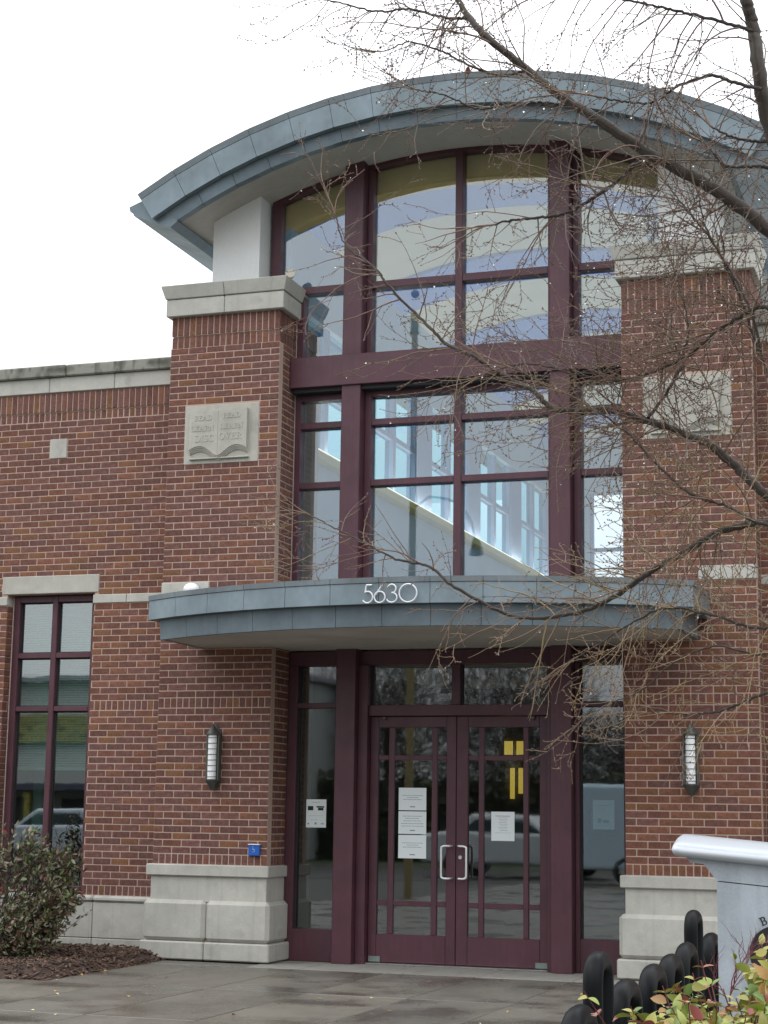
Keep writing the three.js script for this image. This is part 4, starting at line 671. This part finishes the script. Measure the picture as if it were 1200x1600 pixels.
// a leaf folded along its midrib: length 1 along +y, facing +z
function leafGeo(width, curl, fold) {
  const P = [], I = [], N = 6; for (let i = 0; i <= N; i++) { const t = i / N, w = width * Math.pow(Math.sin(Math.PI * Math.min(0.999, 0.04 + 0.955 * Math.pow(t, 0.85))), 0.85), z = -curl * t * t; P.push(-w, t, z + fold * w, 0, t, z, w, t, z + fold * w); }
  for (let i = 0; i < N; i++) { const a = i * 3; I.push(a, a + 1, a + 4, a, a + 4, a + 3, a + 1, a + 2, a + 5, a + 1, a + 5, a + 4); }
  const g = new THREE.BufferGeometry(); g.setAttribute('position', new THREE.Float32BufferAttribute(P, 3)); g.setIndex(I); g.computeVertexNormals(); g.setAttribute('uv', new THREE.Float32BufferAttribute(new Float32Array((P.length / 3) * 2), 2)); return g;
}
{ // evergreen shrub in front of the window
  const O = V(-2.62, 0.02, 0.95), o = thing('evergreen_shrub', 'dark leafy evergreen shrub growing in the mulch under the left window', 'shrub', O.toArray());
  const st = new Tubes(), leaves = [], lobes = [[0.1, 0.66, 0, 0.6, 0.5], [-0.75, 0.62, 0.1, 0.7, 0.6], [0.68, 0.5, 0.15, 0.42, 0.42], [0.3, 0.98, -0.1, 0.5, 0.3], [-0.5, 1.05, 0, 0.6, 0.3], [0.82, 0.78, -0.05, 0.32, 0.24], [0.35, 0.3, 0.55, 0.6, 0.3], [-0.5, 0.3, 0.6, 0.7, 0.36], [-1.5, 0.7, 0.1, 0.6, 0.62], [1.04, 0.64, 0.1, 0.18, 0.15], [0.55, 1.1, 0, 0.22, 0.14], [0.9, 0.35, 0.3, 0.2, 0.2], [0.95, 0.95, 0, 0.2, 0.16], [0.85, 0.2, 0.5, 0.3, 0.2], [1.0, 0.62, 0.25, 0.22, 0.2], [0.75, 0.4, 0.45, 0.3, 0.25], [1.05, 0.45, 0.3, 0.25, 0.22]];
  for (let i = 0; i < 640; i++) {
    const [lx, ly, lz, lr, lh] = lobes[Math.floor(rnd() * lobes.length)], d = rvec(), rr = Math.pow(rnd(), 0.42) * (rnd() < 0.22 ? 1.32 : 1), tip = V(lx + d.x * lr * rr, Math.max(0.06, ly + d.y * lh * rr), lz + d.z * lr * 0.8 * rr), root = V(lx * 0.35 + R(-0.12, 0.12), 0, lz * 0.3 + R(-0.1, 0.1)), mid = root.clone().lerp(tip, 0.55).add(V(R(-0.06, 0.06), R(-0.12, 0.02), R(-0.06, 0.06)));
    const pts = spline([root, mid, tip], 8); if (i % 3 === 0) st.add(pts, pts.map((_, k) => 0.009 - 0.0072 * (k / 8)), 5, [0.05, 0.04, 0.032]); else st.add(pts.slice(4), [0.004, 0.0035, 0.003, 0.0022, 0.0016], 4, [0.055, 0.045, 0.032]);
    const out = tip.clone().sub(mid).normalize(), n = 9 + Math.floor(rnd() * 9);
    for (let k = 0; k < n; k++) { const s = rvec(), q = tip.clone().lerp(mid, k / n * 0.5).add(rvec().multiplyScalar(0.02)); leaves.push([q, out.clone().add(s.multiplyScalar(0.95)).add(V(0, -0.15, 0)).normalize(), R(0.030, 0.072)]); }
  }
  part(o, 'stems', st.geo(), M.twig).userData.kind = 'stuff';
  const im = new THREE.InstancedMesh(leafGeo(0.20, 0.25, 0.25), M.leaf.clone(), leaves.length), m4 = new THREE.Matrix4(), q = new THREE.Quaternion(), q2 = new THREE.Quaternion(), c = new THREE.Color();
  im.material.vertexColors = false;
  const pal = [[0.10, 0.10, 0.05], [0.08, 0.085, 0.045], [0.15, 0.135, 0.08], [0.15, 0.115, 0.075], [0.10, 0.14, 0.04], [0.15, 0.075, 0.05], [0.19, 0.175, 0.12]];
  leaves.forEach(([p, d, s], i) => { q.setFromUnitVectors(V(0, 1, 0), d); q2.setFromAxisAngle(d, R(0, 6.28)); m4.compose(p, q2.multiply(q), V(s, s, s)); im.setMatrixAt(i, m4); const k = pal[Math.floor(rnd() * pal.length)], t = R(0.65, 1.25); const red = rnd() < 0.004; c.setRGB(red ? 0.35 : k[0] * t, red ? 0.04 : k[1] * t, red ? 0.03 : k[2] * t); im.setColorAt(i, c); });
  im.name = 'foliage'; im.userData.kind = 'stuff'; o.add(im);
}
{ // dogwood with turning leaves in the right foreground: each leaf its own part
  const O = at(1130, 1600, 5.6).setY(0), o = thing('autumn_shrub', 'red stemmed shrub with green, yellow and orange leaves before the grey sign', 'shrub', O.toArray());
  const st = new Tubes(), red = [0.13, 0.022, 0.028], L = (p) => p.clone().sub(O), mats = [], geos = [leafGeo(0.30, 0.3, 0.3), leafGeo(0.27, 0.5, 0.15), leafGeo(0.33, 0.15, 0.45)];
  const pal = [[0.26, 0.34, 0.05], [0.33, 0.38, 0.07], [0.16, 0.27, 0.045], [0.38, 0.36, 0.08], [0.40, 0.22, 0.06], [0.34, 0.12, 0.06], [0.27, 0.06, 0.05], [0.20, 0.31, 0.08]];
  for (const p of pal) { const m = new THREE.MeshPhysicalMaterial({ roughness: 0.5, side: THREE.DoubleSide, transmission: 0.3, thickness: 0 }); m.color.setRGB(...p); mats.push(m); }
  let count = 0;
  const leaf = (p, d, s, tone) => { if (count >= 305) return; count++; const m = new THREE.Mesh(geos[Math.floor(rnd() * 3)], mats[tone ?? (rnd() < 0.72 ? [0, 1, 3, 3, 7][Math.floor(rnd() * 5)] : 3 + Math.floor(rnd() * 4))]); m.name = 'leaf'; m.position.copy(p); const side = d.clone().cross(V(0, 1, 0)).normalize(), face = side.clone().cross(d).normalize().add(rvec().multiplyScalar(0.5)).normalize(), xx = d.clone().cross(face).normalize(), zz = xx.clone().cross(d).normalize(); m.quaternion.setFromRotationMatrix(new THREE.Matrix4().makeBasis(xx, d, zz)); m.scale.setScalar(s); o.add(m); };
  const tips = [[912, 1548, 5.3, 0.6], [985, 1572, 5.4, 0.9], [1000, 1590, 5.2, 0.9], [1035, 1540, 5.6, 0.5], [1060, 1535, 5.6, 0.9], [1082, 1520, 5.7, 0.9], [1095, 1500, 5.8, 0.7], [1050, 1575, 5.3, 1], [1075, 1560, 5.4, 1], [1100, 1555, 5.5, 1], [1120, 1575, 5.2, 1], [1030, 1595, 5.1, 1], [1150, 1560, 5.4, 1], [1175, 1540, 5.5, 1], [1195, 1520, 5.5, 1], [1180, 1505, 5.7, 0.8], [1190, 1475, 5.7, 0.9], [1200, 1460, 5.8, 0.8], [1165, 1590, 5.1, 1], [1195, 1575, 5.2, 1], [1215, 1540, 5.4, 1], [1140, 1600, 5.0, 1], [1090, 1600, 5.0, 1], [1225, 1500, 5.6, 1], [1205, 1600, 5.0, 1], [1060, 1610, 5.0, 1], [1130, 1545, 5.7, 0.5], [1110, 1530, 5.9, 0.5]];
  for (const [x, y, d, dens] of tips) {
    const tip = L(at(x, y, d)), root = V(R(-0.15, 0.25), 0, R(-0.2, 0.2)), pts = spline([root, root.clone().lerp(tip, 0.5).add(V(R(-0.04, 0.04), 0.05, R(-0.04, 0.04))), tip], 14); st.add(pts, pts.map((_, k) => 0.0062 - 0.0045 * (k / 14)), 6, red);
    const dir = pts[14].clone().sub(pts[12]).normalize();
    for (let k = 0; k < Math.round(6 * dens); k++) { const f = 13.6 - k * 0.95, i = Math.floor(f), p = pts[i].clone().lerp(pts[Math.min(14, i + 1)], f - i), a = k * 1.57 + R(-0.3, 0.3), s = V(Math.cos(a), 0.1, Math.sin(a));
      for (const w of [-1, 1]) { const dd = dir.clone().multiplyScalar(R(0.2, 0.8)).addScaledVector(s, w).add(V(0, R(-0.5, 0.2), 0)).normalize(); leaf(p, dd, R(0.038, 0.066) * (k ? 1 : 0.7)); } }
  }
  // a sparse bare spray between the leaves
  { const sp = (a, d, len, r, n) => { const pts = [a.clone()], q = a.clone(), dd = d.clone(); for (let i = 0; i < 6; i++) { dd.add(rvec().multiplyScalar(0.22)).add(V(0, 0.05, 0)).normalize(); q.addScaledVector(dd, len / 6); pts.push(q.clone()); } st.add(pts, pts.map((_, k) => r * (1 - 0.1 * k)), 5, red); if (n > 0) for (const k of [2, 3, 4, 6]) if (rnd() < 0.8) sp(pts[k], dd.clone().add(V(R(-0.9, 0.9), R(0, 0.3), R(-0.5, 0.5))).normalize(), len * R(0.5, 0.75), r * 0.62, n - 1); else leaf(pts[6], dd, R(0.015, 0.03), 0); };
    sp(L(at(1137, 1600, 5.9)), V(0, 1, 0), 0.17, 0.004, 3); }
  { // the leaves past those built singly, joined
    const g = geos.map((q) => q.toNonIndexed()), out = []; for (const [x, y, d, dens] of tips) for (let k = 0; k < 26 * dens; k++) { if (dens < 0.75) continue; const p = L(at(x + R(-26, 26), y + 8 + 75 * Math.pow(rnd(), 0.8), d + R(-0.25, 0.25))), t = rnd() < 0.66 ? pal[[0, 1, 3, 3, 7][Math.floor(rnd() * 5)]] : pal[3 + Math.floor(rnd() * 4)], m = R(0.7, 1.1), s = R(0.032, 0.062); out.push(paint(g[Math.floor(rnd() * 3)].clone().applyMatrix4(new THREE.Matrix4().compose(p, new THREE.Quaternion().setFromEuler(new THREE.Euler(R(-1.8, 0.4), R(0, 6.28), R(-2.4, 2.4), 'YXZ')), V(s, s, s))), t[0] * m, t[1] * m, t[2] * m)); }
    const lm = new THREE.MeshPhysicalMaterial({ roughness: 0.5, side: THREE.DoubleSide, transmission: 0.3, thickness: 0, vertexColors: true }); part(o, 'foliage', out, lm).userData.kind = 'stuff'; }
  part(o, 'stems', st.geo(), M.twig).userData.kind = 'stuff';
}
{ // fallen leaves on pavement and mulch
  const g = leafGeo(0.34, 0.2, 0.2), im = new THREE.InstancedMesh(g, std(1, 1, 1, { side: THREE.DoubleSide }), 150), m4 = new THREE.Matrix4(), q = new THREE.Quaternion(), c = new THREE.Color();
  for (let i = 0; i < 150; i++) { const bed = i < 95, x = bed ? R(-3.2, -0.85) : R(-1, 4.5), z = bed ? R(0.6, 2.5) : R(0.1, 6), on = bed && x < -1 && z < 2.36, s = R(0.018, 0.04); q.setFromEuler(new THREE.Euler(-1.57 + R(-0.3, 0.3), 0, R(0, 6.28), 'YXZ')); q.premultiply(new THREE.Quaternion().setFromAxisAngle(V(0, 1, 0), R(0, 6.28))); m4.compose(V(x, on ? 0.075 : 0.008, z), q, V(s, s, s)); im.setMatrixAt(i, m4); const k = [[0.42, 0.32, 0.08], [0.38, 0.22, 0.08], [0.13, 0.06, 0.035], [0.5, 0.42, 0.2]][Math.floor(rnd() * 4)]; c.setRGB(...k); im.setColorAt(i, c); }
  im.name = 'fallen_leaves'; im.userData = { kind: 'stuff', label: 'scattered small fallen leaves on the pavement and mulch' }; scene.add(im);
}

// ------------------------------------------------------------------ across the street, seen in the glass
const mirror = (px, py, d) => { const p = at(px, py, d); p.z = -1.06 - p.z; return p; };
function car(label, x, z, turn, paintCol, van = false) {
  const o = thing(van ? 'parked_van' : 'parked_car', label, van ? 'van' : 'car', [x, 0, z], turn), body = std(...paintCol, { roughness: 0.3, metalness: 0.2 }), gl = std(0.02, 0.03, 0.035, { roughness: 0.08 });
  const ext = (pts, w, y = 0) => { const s = new THREE.Shape(pts.map((p) => new THREE.Vector2(...p))); return planar(new THREE.ExtrudeGeometry(s, { depth: w - 0.16, bevelEnabled: true, bevelSize: 0.08, bevelThickness: 0.08, bevelSegments: 3 }).translate(0, y, -(w - 0.16) / 2)); };
  part(o, 'body', van ? ext([[-2.5, 0.4], [2.4, 0.4], [2.5, 0.9], [2.2, 1.15], [1.5, 2.0], [-2.5, 2.05]], 1.95) : ext([[-2.1, 0.38], [2.15, 0.38], [2.2, 0.72], [1.2, 0.93], [-1.5, 0.98], [-2.15, 0.9]], 1.75), body);
  if (!van) part(o, 'cabin', ext([[-1.55, 0.96], [1.05, 0.92], [0.35, 1.36], [-0.95, 1.38]], 1.5), body);
  for (const s of [-1, 1]) part(o, 'side_window', van ? prism([[0.6, 1.25], [1.75, 1.25], [1.35, 1.8], [0.6, 1.8]], s * 0.98 - 0.006, s * 0.98 + 0.006) : prism([[-1.3, 1.02], [0.85, 1.0], [0.3, 1.32], [-0.85, 1.33]], s * 0.752 - 0.006, s * 0.752 + 0.006), gl);
  for (const wx of van ? [-1.05, 1.6] : [-1.35, 1.4]) for (const s of [-1, 1]) { const wh = part(o, 'wheel', new THREE.TorusGeometry(0.24, 0.09, 10, 24).translate(wx, 0.32, s * (van ? 0.9 : 0.8)), M.rubber); part(wh, 'rim', new THREE.CylinderGeometry(0.19, 0.19, 0.08, 20).rotateX(Math.PI / 2).translate(wx, 0.32, s * (van ? 0.92 : 0.82)), M.steel); }
  for (const s of [-1, 1]) part(o, 'headlight', cbox(van ? 2.44 : 2.16, van ? 2.58 : 2.28, 0.6, 0.76, s * 0.6 - 0.16, s * 0.6 + 0.16, 0.02), M.lens);
  return o;
}
{ const a = mirror(812, 1350, 42), b = mirror(100, 1300, 46), c = mirror(945, 1310, 38);
  car('white car parked across the road, reflected in the right door', a.x, a.z, 0.05, [0.42, 0.44, 0.45]);
  car('silver car with dark windows, reflected low in the left window', b.x, b.z, Math.PI, [0.33, 0.36, 0.4]);
  car('pale blue white van reflected in the narrow glass right of the doors', c.x + 1.75, c.z, 0, [0.42, 0.53, 0.61], true); }
{ const z = 12.8, x = -3.05, o = thing('street_lamp', 'tall street lamp with lantern and side arm, reflected in the upper glass', 'street lamp', [x, 0, z]), dk = std(0.03, 0.03, 0.03, { roughness: 0.5 }), ye = std(0.19, 0.155, 0.075);
  part(o, 'pole', new THREE.CylinderGeometry(0.055, 0.08, 10.2, 16).translate(0, 5.1, 0), ye); part(o, 'lantern', [new THREE.CylinderGeometry(0.09, 0.075, 0.32, 12).translate(0, 10.4, 0), new THREE.CylinderGeometry(0.1, 0.1, 0.03, 12).translate(0, 10.2, 0)], dk); part(o, 'finial', new THREE.SphereGeometry(0.08, 16, 12).translate(0, 10.95, 0), ye);
  part(o, 'arm', tube([V(0, 6.9, 0), V(0.35, 7.1, 0), V(0.8, 6.98, 0), V(1.1, 6.6, 0), V(1.2, 6.2, 0)], 0.022, 40, 8), dk); part(o, 'arm_lantern', new THREE.CylinderGeometry(0.06, 0.12, 0.3, 14).translate(1.2, 6.15, 0), dk); }
{ const p = mirror(80, 1140, 58), q = mirror(20, 1212, 58), o = thing('shop_building', 'low shop with a yellow fascia across the road, reflected in the left window', 'shop', [p.x, 0, p.z]), ye = std(0.36, 0.32, 0.08, { map: T.stain }), gr = std(0.3, 0.31, 0.3);
  part(o, 'wall', sbox(-9, 9, 0, 5.6, 0.02, 6), gr); part(o, 'fascia', cbox(-7, 7, p.y - 0.45, p.y + 0.45, -0.25, 0.01, 0.02), ye); part(o, 'roof', cbox(-9.2, 9.2, 5.6, 5.8, -0.4, 6.2, 0.02), std(0.2, 0.2, 0.22)); part(o, 'canopy', cbox(-7, 7, 2.0, 2.25, -1.6, 0.01, 0.02), std(0.04, 0.04, 0.06));
  for (let i = 0; i < 5; i++) part(o, 'post', cbox(-6 + i * 3, -5.75 + i * 3, 0, 2.0, -1.5, -1.3, 0.01), ye); for (let i = 0; i < 4; i++) part(o, 'shop_window', cbox(-5.4 + i * 3, -3.5 + i * 3, 0.4, 1.8, -0.02, 0.015, 0.004), M.black); }
for (const [i, [x, z, h, r]] of [[-30, 40, 5.6, 3], [-24, 42, 6.2, 3], [-18, 41, 5.0, 2.6], [-12.6, 40, 8.6, 3.4], [-8.2, 41, 8.0, 3.0], [-3.5, 41, 5.4, 3], [3, 42, 5.6, 3], [9, 41, 5.5, 3], [-36, 41, 6.2, 3.4]].entries()) {
  const o = thing('street_tree', 'bare grey tree in the row across the road, ' + ['beyond the shop', 'behind the shop', 'right of the shop', 'second right of the shop', 'left of the white car', 'behind the white car', 'behind the van', 'farthest from the shop', 'left end of the row'][i], 'tree', [x, 0, z], R(0, 6), 'trees across the road');
  part(o, 'trunk', new THREE.CylinderGeometry(0.12, 0.22, h * 0.6, 10).translate(0, h * 0.3, 0), M.bark);
  const n = 5200, im = new THREE.InstancedMesh(new THREE.CylinderGeometry(0.5, 1, 1, 4), std(1, 1, 1), n), m4 = new THREE.Matrix4(), q = new THREE.Quaternion(), c = new THREE.Color();
  for (let k = 0; k < n; k++) { const d = rvec(), rr = Math.pow(rnd(), 0.5), l = R(0.25, 1.1), t = R(0.5, 1.2), p = V(d.x * r * rr, Math.max(0.9, h * 0.52 + d.y * h * 0.48 * rr), d.z * r * rr); q.setFromUnitVectors(V(0, 1, 0), p.clone().sub(V(0, h * 0.3, 0)).normalize().add(rvec().multiplyScalar(0.7)).normalize()); m4.compose(p, q, V(R(0.006, 0.02), l, R(0.006, 0.02))); im.setMatrixAt(k, m4); c.setRGB(0.085 * t, 0.075 * t, 0.06 * t); im.setColorAt(k, c); }
  im.name = 'crown'; im.userData.kind = 'stuff'; o.add(im);
}

{ // dark hedge added across the road to darken the door reflections
  const o = thing('hedge', 'long dark evergreen hedge added across the road to darken the door reflections', 'hedge', [-6, 0, 36]);
  part(o, 'core', sbox(-20, 22, 0, 2.5, 0.3, 1.5), std(0.02, 0.022, 0.014)); const n = 9000, im = new THREE.InstancedMesh(leafGeo(0.4, 0.2, 0.2), std(1, 1, 1, { side: THREE.DoubleSide }), n), m4 = new THREE.Matrix4(), q = new THREE.Quaternion(), c = new THREE.Color();
  for (let k = 0; k < n; k++) { const s = R(0.12, 0.3), t = R(0.4, 1.2); q.setFromEuler(new THREE.Euler(R(-3, 3), R(0, 6.3), R(-3, 3))); m4.compose(V(R(-20, 22), R(0, 2.75), R(0.05, 0.5)), q, V(s, s, s)); im.setMatrixAt(k, m4); c.setRGB(0.045 * t, 0.05 * t, 0.028 * t); im.setColorAt(k, c); }
  im.name = 'foliage'; im.userData.kind = 'stuff'; o.add(im);
}
shadows(scene);
renderer.render(scene, camera);
